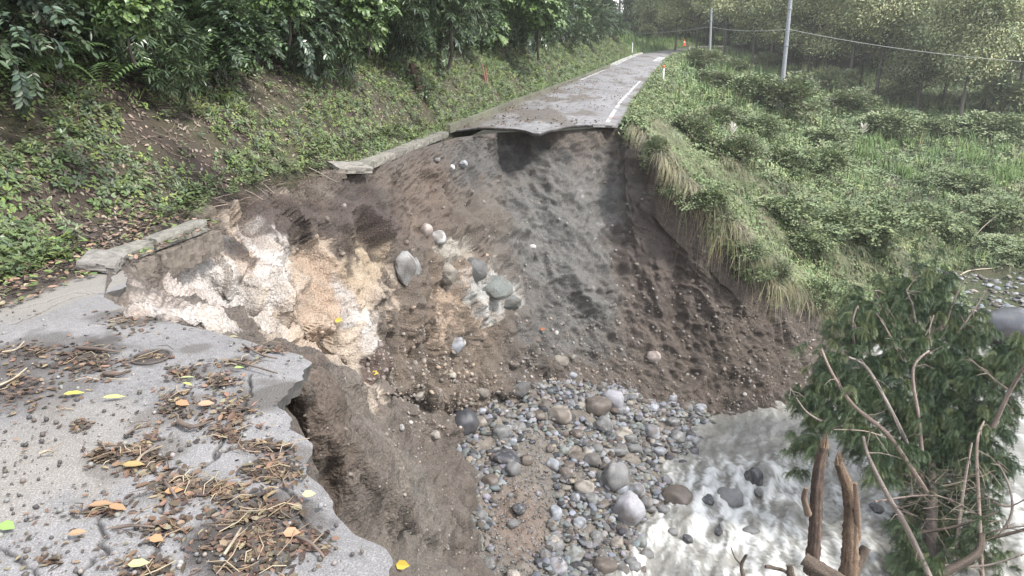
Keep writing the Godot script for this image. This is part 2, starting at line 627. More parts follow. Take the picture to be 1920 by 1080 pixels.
func scar() -> void:
	var cols := scar_columns()
	for c in cols:
		var e: Vector3 = c[6] + (c[6] - c[5]) * 0.6
		e.y -= 0.7
		c.append(e)
	var rows := 8
	var nu := 670
	var nv := 360
	var nc := cols.size()
	var base := PackedVector3Array()
	base.resize(nu * nv)
	for i in nu:
		var a := float(i) / (nu - 1) * (nc - 1)
		var k := mini(int(a), nc - 2)
		var f := a - k
		var ctl := []
		for r in rows:
			var q0: Vector3 = cols[maxi(k - 1, 0)][r]
			var q1: Vector3 = cols[k][r]
			var q2: Vector3 = cols[k + 1][r]
			var q3: Vector3 = cols[mini(k + 2, nc - 1)][r]
			ctl.append(q1.lerp(q2, f) if r == 0 else q1.cubic_interpolate(q2, q0, q3, f))
		for j in nv:
			var b := float(j) / (nv - 1) * (rows - 1)
			var m := mini(int(b), rows - 2)
			var p1: Vector3 = ctl[m]
			base[j * nu + i] = p1.cubic_interpolate(ctl[m + 1], ctl[maxi(m - 1, 0)], ctl[mini(m + 2, rows - 1)], b - m)
	var white := Color(0.55, 0.515, 0.485)
	var cream := Color(0.46, 0.385, 0.31)
	var orange := Color(0.38, 0.27, 0.195)
	var tan_c := Color(0.29, 0.22, 0.165)
	var brown := Color(0.165, 0.13, 0.11)
	var grey := Color(0.24, 0.235, 0.225)
	var pale := Color(0.42, 0.42, 0.40)
	var dark := Color(0.07, 0.052, 0.048)
	# beds of different earth: where, how wide, how tall, colour, strength, edge hardness
	var beds := [
		[P(1060, 420, 18.2), 2.9, 2.3, grey, 1.0, 0.6], [P(1090, 560, 17.0), 1.9, 1.5, grey, 1.0, 0.6], [P(1010, 600, 16.3), 1.2, 1.0, Color(0.2, 0.19, 0.18), 0.8, 0.6],
		[P(900, 300, 17.5), 2.4, 0.6, Color(0.17, 0.165, 0.16), 0.9, 0.6], [P(1000, 275, 19.3), 1.6, 0.4, Color(0.1, 0.095, 0.092), 0.7, 0.5],
		[P(1270, 500, 17.8), 2.0, 2.6, Color(0.15, 0.12, 0.105), 1.0, 0.5], [P(1400, 680, 17.2), 2.6, 2.0, Color(0.15, 0.12, 0.1), 1.0, 0.6], [P(1200, 560, 17.6), 0.8, 2.4, Color(0.19, 0.155, 0.135), 0.6, 0.6],
		[P(850, 580, 13.5), 2.0, 1.5, tan_c, 1.0, 0.6], [P(880, 700, 13.0), 1.6, 1.0, Color(0.24, 0.19, 0.15), 0.9, 0.5], [P(800, 380, 14.0), 1.5, 0.9, Color(0.22, 0.165, 0.13), 0.8, 0.5],
		[P(930, 400, 16.0), 0.9, 0.9, Color(0.2, 0.17, 0.14), 0.8, 0.5],
		[P(540, 560, 9.0), 2.2, 1.7, cream, 1.0, 0.45], [P(560, 580, 9.2), 1.0, 0.8, orange, 0.5, 0.5], [P(610, 545, 9.8), 0.6, 0.7, orange, 0.45, 0.5], [P(590, 655, 8.8), 0.7, 0.35, orange, 0.7, 0.4],
		[P(690, 490, 11.0), 0.7, 0.5, Color(0.42, 0.34, 0.24), 0.9, 0.5], [P(640, 690, 9.0), 0.9, 0.5, cream, 0.8, 0.4],
		[P(355, 480, 7.3), 0.55, 0.5, white, 1.0, 0.3], [P(400, 565, 7.3), 0.75, 0.38, white, 1.0, 0.3], [P(330, 560, 6.6), 0.5, 0.3, Color(0.45, 0.4, 0.37), 0.9, 0.3], [P(470, 610, 7.9), 0.55, 0.3, white, 0.95, 0.3],
		[P(515, 460, 9.0), 0.45, 0.5, white, 1.0, 0.25], [P(500, 515, 8.6), 0.6, 0.36, white, 1.0, 0.3], [P(440, 500, 7.9), 0.3, 0.35, orange, 0.65, 0.4], [P(535, 575, 8.8), 0.28, 0.28, white, 0.7, 0.3],
		[P(645, 580, 10.0), 0.34, 0.42, white, 1.0, 0.25], [P(692, 640, 10.3), 0.36, 0.5, white, 1.0, 0.25], [P(735, 660, 10.8), 0.22, 0.4, Color(0.5, 0.48, 0.45), 0.9, 0.25],
		[P(745, 485, 12.6), 0.35, 0.5, Color(0.6, 0.57, 0.52), 1.0, 0.25], [P(900, 535, 14.9), 0.9, 0.55, pale, 1.0, 0.3], [P(940, 570, 15.4), 0.7, 0.3, pale, 0.9, 0.3],
		[P(850, 470, 14.2), 0.7, 0.35, Color(0.33, 0.31, 0.27), 0.9, 0.3],
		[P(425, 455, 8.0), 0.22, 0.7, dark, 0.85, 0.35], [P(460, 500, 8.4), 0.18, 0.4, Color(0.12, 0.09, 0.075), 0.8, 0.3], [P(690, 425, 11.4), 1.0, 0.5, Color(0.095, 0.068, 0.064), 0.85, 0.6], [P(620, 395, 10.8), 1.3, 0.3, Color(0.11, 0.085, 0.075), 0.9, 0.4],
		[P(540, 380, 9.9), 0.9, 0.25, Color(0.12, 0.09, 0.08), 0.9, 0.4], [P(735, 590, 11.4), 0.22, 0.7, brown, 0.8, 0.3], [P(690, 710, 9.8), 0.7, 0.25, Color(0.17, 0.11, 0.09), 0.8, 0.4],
		[P(700, 830, 6.3), 1.3, 1.2, Color(0.24, 0.205, 0.175), 1.0, 0.5], [P(780, 1010, 6.5), 1.2, 1.2, Color(0.215, 0.19, 0.165), 1.0, 0.5], [P(590, 790, 4.5), 0.5, 0.7, Color(0.19, 0.145, 0.115), 0.9, 0.4],
		[P(255, 530, 5.8), 0.3, 0.25, Color(0.2, 0.16, 0.14), 0.7, 0.4], [P(285, 580, 4.95), 0.9, 0.5, Color(0.36, 0.315, 0.285), 0.9, 0.5], [P(345, 590, 5.2), 0.5, 0.4, Color(0.56, 0.52, 0.49), 0.9, 0.4], [P(445, 605, 7.0), 0.3, 0.22, Color(0.15, 0.11, 0.09), 0.9, 0.2],
	]
	# gullies (negative) and ribs (positive): ends, half width, height
	var outcrop := P(870, 505, 14.3)
	var cuts := [
		[P(396, 412, 8.2), P(470, 515, 8.3), 0.16, -0.3], [P(640, 470, 11.0), P(725, 478, 11.2), 0.35, -0.3], [P(640, 430, 11.1), P(735, 430, 11.6), 0.3, 0.22], [P(885, 330, 16.6), P(905, 395, 16.0), 0.2, -0.35], [P(930, 390, 16.8), P(1130, 575, 16.8), 0.45, 0.3],
		[P(1010, 480, 17.0), P(1120, 640, 16.4), 0.4, -0.22], [P(950, 272, 19.0), P(1080, 268, 19.6), 0.5, -0.2], [P(440, 600, 7.2), P(490, 640, 7.4), 0.22, -0.35], [P(735, 560, 11.4), P(745, 690, 10.9), 0.22, -0.3], [P(690, 620, 10.3), P(715, 690, 10.2), 0.28, 0.2],
		[P(1190, 300, 19.6), P(1215, 560, 17.8), 0.5, 0.22], [P(1250, 400, 18.2), P(1290, 640, 17.2), 0.35, -0.2], [P(860, 420, 15.0), P(1000, 440, 17.0), 0.25, 0.16], [P(760, 330, 13.4), P(770, 420, 12.9), 0.22, -0.2], [P(740, 950, 6.0), P(800, 985, 6.6), 0.16, -0.28], [P(640, 800, 5.0), P(770, 960, 5.6), 0.14, 0.1],
		[P(1330, 560, 17.6), P(1400, 720, 17.0), 0.4, 0.2], [P(820, 560, 13.0), P(930, 610, 14.5), 0.25, -0.18], [P(500, 430, 9.2), P(530, 520, 8.9), 0.22, 0.16], [P(590, 500, 9.6), P(620, 640, 9.2), 0.3, -0.16],
	]
	var pos := PackedVector3Array()
	var col := PackedColorArray()
	pos.resize(nu * nv)
	col.resize(nu * nv)
	var normals := PackedVector3Array()
	normals.resize(nu * nv)
	var side := 0.0
	for j in nv:
		for i in nu:
			var du := base[j * nu + mini(i + 4, nu - 1)] - base[j * nu + maxi(i - 4, 0)]
			var dv := base[mini(j + 4, nv - 1) * nu + i] - base[maxi(j - 4, 0) * nu + i]
			var n := du.cross(dv).normalized()
			side += n.dot(Vector3(0, 1, 0.25))
			normals[j * nu + i] = n
	for j in nv:
		var v := float(j) / (nv - 1)
		var amp := smoothstep(0.0, 0.06, v)
		for i in nu:
			var p := base[j * nu + i]
			var dist := -p.z
			var q := p + Vector3(n1.get_noise_3dv(p * 1.7), n1.get_noise_3dv(p * 1.7 + Vector3.ONE * 30.0), n1.get_noise_3dv(p * 1.7 + Vector3.ONE * 70.0)) * 0.5
			# rills run down the slope; ledges break across it
			var rill := n2.get_noise_3d(p.x * 3.4, p.y * 0.55, p.z * 3.4)
			var ridge := nr.get_noise_3dv(q * 0.8)
			var streak := n2.get_noise_3d(p.x * 8.0 + p.y, p.y * 1.3, p.z * 8.0)
			var ledge := nr.get_noise_3d(q.x * 1.2, q.y * 3.6 + q.x * 1.2, q.z * 1.2)
			var fine := n3.get_noise_3dv(p * 9.0)
			var clod := n3.get_noise_3dv(p * 26.0)
			var near := lerpf(0.6, 1.0, smoothstep(4.0, 9.0, dist))
			var hard := 1.0 - smoothstep(0.7, 1.2, Vector3((q.x + 2.9) / 2.1, (q.y + 1.2) / 1.4, (q.z + 8.7) / 2.2).length())
			hard = maxf(hard, 1.0 - smoothstep(0.6, 1.2, Vector3((q.x - outcrop.x) / 1.5, (q.y - outcrop.y) / 0.75, (q.z - outcrop.z) / 1.6).length()))
			var crumb := lerpf(1.0, 0.4, hard)
			var disp := amp * near * (0.19 * rill + 0.2 * ridge + 0.07 * streak + 0.07 * maxf(ledge, -0.2) + crumb * (0.045 * fine + 0.022 * clod) + hard * 0.13 * plates(p + Vector3(fine, rill, fine) * 0.06))
			var gully := 0.0
			for g in cuts:
				var g0: Vector3 = g[0]
				var g1: Vector3 = g[1]
				var w: float = g[2]
				if q.y < minf(g0.y, g1.y) - w * 2.0 or q.y > maxf(g0.y, g1.y) + w * 2.0 or q.x < minf(g0.x, g1.x) - w * 2.0 or q.x > maxf(g0.x, g1.x) + w * 2.0:
					continue
				var e := Geometry3D.get_closest_point_to_segment(q, g0, g1).distance_to(q) / w
				gully += g[3] * exp(-e * e)
			disp += gully * amp
			pos[j * nu + i] = p + normals[j * nu + i] * (disp - 0.05 * amp) * signf(side)
			var c := Color(0.19, 0.158, 0.135)
			for b in beds:
				var c0: Vector3 = b[0]
				var w: float = b[1]
				if absf(q.x - c0.x) > w * 1.5 or absf(q.z - c0.z) > w * 2.5:
					continue
				var e := Vector3((q.x - c0.x) / w, (q.y - c0.y) / b[2], (q.z - c0.z) / (w * 1.5)).length() + 0.35 * fine + 0.25 * rill
				var k: float = b[4] * (1.0 - smoothstep(1.0 - b[5], 1.0 + b[5] * 0.4, e))
				c = c.lerp(b[3], k)
			# broken tops of clods are paler, seams between beds browner
			var seam := smoothstep(0.25, 0.6, nr.get_noise_3dv(q * 2.3 + Vector3(3, 9, 1)))
			c = c.lerp(Color(0.24, 0.17, 0.12), 0.35 * seam * (1.0 if c.r > 0.3 else 0.25))
			c = c.lerp(Color(0.4, 0.34, 0.29), 0.6 * smoothstep(0.05, 0.4, streak) * smoothstep(0.3, 0.5, c.r))
			c = c * (1.0 + lerpf(1.0, 0.3, hard) * (0.25 * fine + 0.3 * clod) + 0.2 * n3.get_noise_3dv(p * 3.0))
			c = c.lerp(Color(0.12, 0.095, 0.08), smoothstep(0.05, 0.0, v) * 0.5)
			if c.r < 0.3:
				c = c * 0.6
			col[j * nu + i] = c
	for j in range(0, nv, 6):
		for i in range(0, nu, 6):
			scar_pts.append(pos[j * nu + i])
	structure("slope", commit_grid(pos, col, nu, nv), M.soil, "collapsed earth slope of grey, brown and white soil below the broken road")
	# crumbs and small stones on it
	var where := []
	var tint := []
	var tones := [Color(0.22, 0.21, 0.2), Color(0.17, 0.155, 0.14), Color(0.32, 0.3, 0.27), Color(0.16, 0.14, 0.13), Color(0.28, 0.22, 0.17)]
	for k in 11000:
		var i := rng.randi_range(0, nu - 1)
		var j := int(nv * (0.06 + 0.94 * sqrt(rng.randf())))
		j = mini(j, nv - 1)
		var p := pos[j * nu + i]
		var v := float(j) / nv
		if n1.get_noise_3dv(p * 1.3) + v * 0.9 < 0.3 and rng.randf() < 0.75:
			continue
		if col[j * nu + i].r > 0.3 and rng.randf() < 0.92:
			continue
		var u := float(i) / nu
		var s := 0.009 + 0.038 * pow(rng.randf(), 4.5)
		s *= lerpf(0.55, 1.25, smoothstep(0.1, 0.45, u))
		where.append(spot(p, Vector3.UP, s, 1.0).scaled_local(Vector3(rnd(0.8, 1.3), rnd(0.6, 1.0), rnd(0.8, 1.3))))
		var c := col[j * nu + i]
		tint.append(c.lerp(vary(tones[rng.randi() % 5], 0.3), rnd(0.2, 0.8) * (1.0 if v > 0.35 else 0.5)))
	scatter("rubble", stone_mesh(6, 5, 0.25, 4), M.pebble, where, tint, "loose crumbs and small stones strewn over the collapsed slope", "rubble")

# broken rock: flat faces that meet at sharp angles
func plates(q: Vector3) -> float:
	var w := q + Vector3(q.y * 0.35, q.x * 0.2, 0.0)
	return nc.get_noise_3d(w.x * 1.5, w.y * 0.8, w.z * 1.5) * 0.7 + nc.get_noise_3d(w.x * 4.0, w.y * 2.6, w.z * 4.0) * 0.25

func stone_mesh(seg: int, rings: int, rough: float, facets: int, seed_n := 1) -> ArrayMesh:
	var r := RandomNumberGenerator.new()
	r.seed = seed_n * 77 + facets
	var planes := []
	for k in facets:
		planes.append([Vector3(r.randfn(), r.randfn(), r.randfn()).normalized(), r.randf_range(0.68, 0.92)])
	var pos := PackedVector3Array()
	var idx := PackedInt32Array()
	for j in rings + 1:
		for i in seg:
			var th := PI * j / rings
			var ph := TAU * (i + 0.5 * (j % 2)) / seg
			var d := Vector3(sin(th) * cos(ph), cos(th), sin(th) * sin(ph))
			var rad := 1.0 + rough * n1.get_noise_3dv(d * 2.6 + Vector3.ONE * seed_n * 13.0) + rough * 0.3 * n2.get_noise_3dv(d * 9.0 + Vector3.ONE * seed_n * 7.0)
			for pl in planes:
				var c := d.dot(pl[0])
				if c > 0.05:
					var lim: float = pl[1] / c
					if lim < rad:
						rad = lerpf(rad, lim, 0.85)
			pos.append(d * rad)
	for j in rings:
		for i in seg:
			var a := j * seg + i
			var b := j * seg + (i + 1) % seg
			if j % 2 == 0:
				idx.append_array(PackedInt32Array([a, b, a + seg, b, b + seg, a + seg]))
			else:
				idx.append_array(PackedInt32Array([a, b, b + seg, a, b + seg, a + seg]))
	for k in range(0, idx.size(), 3):
		var p0 := pos[idx[k]]
		if (pos[idx[k + 1]] - p0).cross(pos[idx[k + 2]] - p0).dot(p0 + pos[idx[k + 1]] + pos[idx[k + 2]]) > 0.0:
			var sw := idx[k + 1]
			idx[k + 1] = idx[k + 2]
			idx[k + 2] = sw
	if facets > 20:
		# freshly broken rock keeps its flat faces
		var ft := begin()
		for k in range(0, idx.size(), 3):
			var n := (pos[idx[k + 2]] - pos[idx[k]]).cross(pos[idx[k + 1]] - pos[idx[k]]).normalized()
			if n.length_squared() > 0.5:
				tri(ft, pos[idx[k]], pos[idx[k + 1]], pos[idx[k + 2]], n, Color.WHITE)
		return ft.commit()
	var st := begin()
	for p in pos:
		st.set_smooth_group(0)
		st.set_color(Color.WHITE)
		st.add_vertex(p)
	for k in idx:
		st.add_index(k)
	st.generate_normals()
	var m := st.commit()
	# outward normals
	var arr := m.surface_get_arrays(0)
	var nn: PackedVector3Array = arr[Mesh.ARRAY_NORMAL]
	var pp: PackedVector3Array = arr[Mesh.ARRAY_VERTEX]
	for k in nn.size():
		if nn[k].dot(pp[k]) < 0.0:
			nn[k] = -nn[k]
	arr[Mesh.ARRAY_NORMAL] = nn
	var out := ArrayMesh.new()
	out.add_surface_from_arrays(Mesh.PRIMITIVE_TRIANGLES, arr)
	return out

# ---------- gravel bed and river
func stream() -> void:
	var pos := PackedVector3Array()
	var col := PackedColorArray()
	var nu := 260
	var nv := 300
	for j in nv:
		for i in nu:
			var x := -3.2 + 10.4 * i / (nu - 1)
			var d := 5.5 + 12.5 * j / (nv - 1)
			var y := gravel(x, d) + 0.05 * n3.get_noise_2d(x * 14.0, d * 14.0)
			pos.append(Vector3(x, y, -d))
			var k := n1.get_noise_2d(x * 2.0, d * 2.0 + 40.0)
			var c := Color(0.135, 0.118, 0.1).lerp(Color(0.21, 0.18, 0.15), clampf(0.5 + k, 0.0, 1.0))
			c = c.lerp(Color(0.17, 0.115, 0.085), smoothstep(1.1, 0.2, Vector2((x - 0.1) / 0.9, (d - 10.8) / 1.3).length()) * 0.7)
			col.append(c * (1.0 + 0.3 * n3.get_noise_2d(x * 20.0, d * 20.0)))
	structure("riverbed", commit_grid(pos, col, nu, nv), M.mud, "wet muddy gravel flat beside the river")
	# water
	pos = PackedVector3Array()
	col = PackedColorArray()
	nu = 400
	nv = 380
	var humps := []
	for h in [[1415, 895, 0.3], [1325, 940, 0.25], [1365, 930, 0.3], [1355, 1000, 0.25], [1440, 900, 0.35], [1290, 980, 0.2], [1480, 960, 0.3], [1410, 985, 0.22]]:
		humps.append([G(h[0], h[1], WATER), h[2]])
	for j in nv:
		for i in nu:
			var a := float(i) / (nu - 1)
			var x := 0.6 + 14.0 * a + 26.0 * pow(a, 3.0)
			var d := 5.0 + 19.5 * j / (nv - 1)
			# the current runs towards and slightly left of the viewer
			var along := d * 0.93 + x * 0.36
			var cross := x * 0.93 - d * 0.36
			var wx := n1.get_noise_2d(cross * 1.2, along * 0.6) * 0.9
			var big := n1.get_noise_2d(cross * 1.3 + wx, along * 0.8)
			var mid := nr.get_noise_2d(cross * 2.2 + wx, along * 1.1 + wx)
			var small := n3.get_noise_2d(cross * 8.0, along * 3.5)
			var tiny := n3.get_noise_2d(cross * 24.0, along * 10.0)
			var rapid := smoothstep(15.6, 12.2, d) * smoothstep(1.0, 2.2, x)
			rapid = maxf(rapid, smoothstep(5.5, 8.5, x) * 0.95)
			var y := WATER + (0.1 + 0.16 * rapid) * big + 0.09 * rapid * mid + (0.025 + 0.035 * rapid) * small + 0.024 * tiny
			var f1 := nr.get_noise_2d(cross * 4.0 + wx * 2.0 + small * 0.4, along * 0.75)
			var f2 := nr.get_noise_2d(cross * 11.0 + small, along * 2.4 + big)
			var foam := rapid * (-0.02 + 0.45 * big + 0.45 * f1 + 0.4 * f2 + 0.35 * small) + 0.2 * tiny - 0.1
			for h in humps:
				var e := Vector2(x - h[0].x, (d + h[0].z) * 0.75).length()
				y += h[1] * 0.7 * exp(-e * e / 0.1)
				foam += 0.5 * exp(-(e - 0.42) * (e - 0.42) / 0.03) * (0.6 + small * 1.2)
			# a smoother chute between the bank and the rapids
			foam += 0.3 * smoothstep(0.1, 0.6, nr.get_noise_2d(cross * 5.0, along * 0.9)) - 0.05
			pos.append(Vector3(x, y, -d))
			var c := Color(0.165, 0.16, 0.142).lerp(Color(0.24, 0.235, 0.215), clampf(small + 0.4, 0.0, 1.0))
			col.append(c.lerp(Color(0.53, 0.535, 0.525), smoothstep(0.14, 0.85, foam + 0.4 * n3.get_noise_2d(cross * 34.0 + small * 2.0, along * 12.0))))
	structure("river", commit_grid(pos, col, nu, nv), M.water, "fast murky river with white rapids")

# ---------- roads
func crack_depth(x: float, d: float, lines: Array) -> float:
	var best := 9.0
	for l in lines:
		for k in l.size() - 1:
			var a: Vector2 = l[k]
			var b: Vector2 = l[k + 1]
			if x < minf(a.x, b.x) - 0.1 or x > maxf(a.x, b.x) + 0.1 or d < minf(a.y, b.y) - 0.1 or d > maxf(a.y, b.y) + 0.1:
				continue
			var q := Geometry2D.get_closest_point_to_segment(Vector2(x, d), a, b)
			best = minf(best, q.distance_to(Vector2(x, d)))
	return best

func chip(t: float) -> float:
	var k := floorf(t)
	return lerpf(n2.get_noise_1d(k * 17.3), n2.get_noise_1d((k + 1.0) * 17.3), clampf((t - k) * 1.6, 0.0, 1.0)) * 1.6

func near_road() -> void:
	var cracks := []
	for l in [[[20, 610], [70, 590], [120, 565], [165, 550]], [[0, 585], [70, 570], [140, 548], [205, 548]], [[200, 1040], [185, 985], [195, 955], [240, 940], [300, 920], [370, 885], [405, 860], [430, 840], [500, 825]],
			[[500, 825], [540, 830]], [[545, 915], [555, 950], [575, 985], [585, 1010]], [[305, 980], [302, 955], [308, 930]], [[290, 1080], [285, 1040], [300, 1000], [305, 980]], [[400, 860], [440, 790], [470, 740], [470, 700]],
			[[0, 1030], [40, 1050], [70, 1080]], [[150, 1080], [170, 1050], [200, 1040]]]:
		var w := []
		for q in l:
			var p := G(q[0], q[1], 0.0)
			w.append(Vector2(p.x, -p.z))
		var jag := []
		for k in w.size() - 1:
			for s in 5:
				var m: Vector2 = w[k].lerp(w[k + 1], s / 5.0)
				jag.append(m + Vector2(n2.get_noise_2dv(m * 30.0), n2.get_noise_2dv(m * 30.0 + Vector2(50, 50))) * 0.03)
		jag.append(w[-1])
		cracks.append(jag)
	var ds := []
	var d := -3.0
	while d < 5.9:
		ds.append(d)
		d += 0.06 if d < 1.7 else 0.0125
	ds.append(5.9)
	var nu := 330
	var rim := []
	var pos := PackedVector3Array()
	var col := PackedColorArray()
	var stains := []
	for s in [[60, 660, 0.45, 0.6, Color(0.07, 0.06, 0.055)], [30, 720, 0.5, 0.5, Color(0.07, 0.06, 0.055)], [100, 850, 0.55, 0.35, Color(0.33, 0.3, 0.26)], [60, 900, 0.4, 0.3, Color(0.33, 0.3, 0.26)], [175, 660, 0.25, 0.7, Color(0.06, 0.052, 0.047)], [250, 595, 0.3, 0.7, Color(0.1, 0.09, 0.085)],
			[285, 672, 0.14, 0.9, Color(0.075, 0.07, 0.065)], [255, 855, 0.22, 0.5, Color(0.1, 0.085, 0.075)], [470, 990, 0.24, 0.8, Color(0.065, 0.055, 0.05)], [330, 770, 0.2, 0.5, Color(0.1, 0.085, 0.075)], [440, 1050, 0.22, 0.8, Color(0.065, 0.055, 0.05)],
			[530, 850, 0.15, 0.6, Color(0.1, 0.085, 0.075)], [330, 920, 0.18, 0.5, Color(0.1, 0.085, 0.075)], [360, 655, 0.1, 0.7, Color(0.12, 0.11, 0.1)], [365, 700, 0.12, 0.6, Color(0.1, 0.09, 0.08)], [510, 735, 0.2, 0.8, Color(0.09, 0.08, 0.07)]]:
		var p := G(s[0], s[1], 0.0)
		stains.append([Vector2(p.x, -p.z), s[2], s[3], s[4]])
	for h in heap_list():
		var p := G(h[0], h[1], 0.0)
		stains.append([Vector2(p.x, -p.z), absf(G(h[0] + h[2], h[1], 0.0).x - p.x) * 0.85, 0.62, Color(0.085, 0.072, 0.063)])
	for dd in ds:
		var x1 := broken_edge(dd) + 0.07 * n2.get_noise_1d(dd * 5.0) + chip(dd * 4.5) * 0.045 + chip(dd * 23.0) * 0.009
		var x0 := kerb_x(dd) - 0.05
		for i in nu:
			var w := float(i) / (nu - 1)
			var x := lerpf(x0, x1, minf(pow(w, 0.8), 1.0))
			var y := 0.012 * n1.get_noise_2d(x * 2.0, dd * 2.0) + 0.004 * n3.get_noise_2d(x * 12.0, dd * 12.0)
			var c := Color(0.265, 0.257, 0.258)
			var k := n1.get_noise_2d(x * 1.5 + 7.0, dd * 1.5)
			c = c * (1.0 + 0.22 * k + 0.12 * n3.get_noise_2d(x * 10.0, dd * 10.0) + 0.25 * n3.get_noise_2d(x * 60.0, dd * 60.0))
			# the pale concrete strip beside the kerb
			var strip := smoothstep(0.62, 0.55, x - x0) * smoothstep(4.3, 4.7, dd)
			c = c.lerp(Color(0.3, 0.28, 0.25) * (1.0 + 0.3 * k), strip * 0.8)
			c = c.lerp(Color(0.1, 0.08, 0.066), smoothstep(0.22, 0.1, x - x0 + 0.12 * k))
			for s in stains:
				var e: float = (Vector2(x, dd) - s[0]).length() / s[1] + 0.55 * n3.get_noise_2d(x * 9.0, dd * 9.0) + 0.3 * k
				c = c.lerp(s[3], s[2] * (1.0 - smoothstep(0.55, 1.05, e)))
			var cr := 9.0
			if dd > 1.7:
				cr = crack_depth(x, dd, cracks)
			var wide := 0.003 + 0.005 * n2.get_noise_2d(x * 8.0, dd * 8.0)
			if cr < wide + 0.01:
				var q := 1.0 - smoothstep(wide * 0.4, wide + 0.008, cr)
				y -= 0.02 * q
				c = c.lerp(Color(0.03, 0.027, 0.025), q * 0.9)
			# sagging near the broken lip
			y -= 0.02 * smoothstep(0.3, 0.0, x1 - x)
			if dd > 5.2:
				y -= 0.03 * (dd - 5.2)
			if i == nu - 1:
				rim.append(Vector3(x, y, -dd))
			pos.append(Vector3(x, y, -dd))
			col.append(c)
	var o := structure("road", commit_grid(pos, col, nu, ds.size()), M.asphalt, "cracked grey asphalt of the near road ending in a broken edge")
	o.set_meta("label", "cracked grey asphalt of the near road ending in a broken edge")
	var wp := PackedVector3Array()
	var wc := PackedColorArray()
	for k in 4:
		for q in rim.size():
			var p: Vector3 = rim[q]
			var t: float = k / 3.0
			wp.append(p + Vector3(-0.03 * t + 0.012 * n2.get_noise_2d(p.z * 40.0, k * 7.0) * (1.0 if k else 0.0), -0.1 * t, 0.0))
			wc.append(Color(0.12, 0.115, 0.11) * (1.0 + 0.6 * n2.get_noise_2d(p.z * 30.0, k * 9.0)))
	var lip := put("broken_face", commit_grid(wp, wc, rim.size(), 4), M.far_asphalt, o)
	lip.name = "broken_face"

func far_front(s: float) -> float:
	# where the far half of the road breaks off, by metres from its kerb
	return table(s, [0.0, 0.3, 0.55, 0.9, 1.3, 1.7, 2.0, 2.25, 2.5, 2.62, 2.8, 3.05, 3.3, 3.6, 4.0, 4.5], [18.8, 19.1, 19.4, 19.2, 18.9, 18.65, 18.4, 18.05, 17.9, 18.35, 18.5, 19.6, 19.9, 20.0, 20.5, 20.6])

func far_road() -> void:
	var nu := 90
	var nv := 420
	var pos := PackedVector3Array()
	var col := PackedColorArray()
	for j in nv:
		var w := float(j - 3) / (nv - 4)
		for i in nu:
			var s := 4.5 * i / (nu - 1)
			var f := far_front(s) + 0.1 * n2.get_noise_1d(s * 9.0) + 0.05 * n2.get_noise_1d(s * 30.0)
			var d := f + (112.0 - f) * pow(maxf(w, 0.0), 2.0)
			var x := kerb_x(d) + s
			var y := road_y(d) + 0.05 * sin(PI * s / 4.5) + 0.012 * n1.get_noise_2d(x, d)
			# the overhanging plate tips down
			y -= 0.1 * smoothstep(18.6, 17.3, d) * smoothstep(0.4, 1.8, s) * smoothstep(3.2, 2.4, s)
			if j < 3:
				y -= [0.09, 0.07, 0.0][j]
				d += [0.35, 0.0, 0.0][j]
			var k := n1.get_noise_2d(x * 1.3, d * 0.6)
			var c := Color(0.235, 0.228, 0.232) * (1.0 + 0.25 * k)
			var mud := smoothstep(0.0, 0.45, n3.get_noise_2d(x * 1.6 + 3.0, d * 0.45) + 0.4 * n3.get_noise_2d(x * 6.0, d * 3.0) + 0.35 * smoothstep(44.0, 22.0, d) * smoothstep(3.8, 1.2, s) - 0.02)
			c = c.lerp(Color(0.12, 0.098, 0.08), mud * 0.88)
			c = c.lerp(Color(0.13, 0.115, 0.08), smoothstep(0.7, 0.1, s + 0.4 * k) * 0.8)
			c = c.lerp(Color(0.3, 0.3, 0.3), smoothstep(0.25, 0.5, n1.get_noise_2d(x * 0.9 + 60.0, d * 0.12)) * 0.5)
			if absf(d - 44.0 + s * 0.9) < 0.16:
				c = Color(0.09, 0.088, 0.09)
			if j < 3:
				c = Color(0.2, 0.19, 0.185)
			pos.append(Vector3(x, y, -d))
			col.append(c)
	structure("road", commit_grid(pos, col, nu, nv), M.far_asphalt, "muddy far road climbing away beyond the collapse")
	# painted lines, worn through in places
	road_line("road_marking", 20.9, 43.0, 4.05, 0.13, "long worn white edge line along the valley side of the far road")
	road_line("road_marking", 44.5, 56.0, 0.34, 0.2, "short white line beside the kerb of the far road")
	road_line("road_marking", 65.0, 86.0, 0.3, 0.26, "bright white line round the far bend below the bushes")
	road_line("road_marking", 72.0, 80.0, 3.6, 0.8, "pale worn patch of paint at the far end of the road")
	# red spray mark on the asphalt
	var st := begin()
	for k in 7:
		var p := Vector3(kerb_x(21.9) + 4.0 + k * 0.055, road_y(21.9) + 0.05, -21.9 - 0.03 * sin(k * 2.0))
		tri(st, p, p + Vector3(0.09, 0, 0.05), p + Vector3(0.02, 0, -0.13), Vector3.UP, Color(0.5, 0.1, 0.09))
	structure("road_marking", st.commit(), M.paint, "small red spray mark on the far road beside the white line")

func road_line(called: String, d0: float, d1: float, s: float, wide: float, label: String) -> void:
	var nv := int((d1 - d0) * 4.0)
	var pos := PackedVector3Array()
	var col := PackedColorArray()
	for j in nv + 1:
		var d := lerpf(d0, d1, float(j) / nv)
		for i in 3:
			var a := s + wide * (i * 0.5 - 0.5) * (1.0 + 0.25 * n3.get_noise_2d(d * 7.0, i * 9.0))
			pos.append(Vector3(kerb_x(d) + a, road_y(d) + 0.05 * sin(PI * a / 4.5) + 0.012 * n1.get_noise_2d(kerb_x(d) + a, d) + 0.006, -d))
			col.append(Color(0.62, 0.62, 0.61) * (0.85 + 0.4 * n3.get_noise_2d(d * 3.0, i * 5.0)))
	structure(called, commit_grid(pos, col, 3, nv + 1, true), M.paint, label)

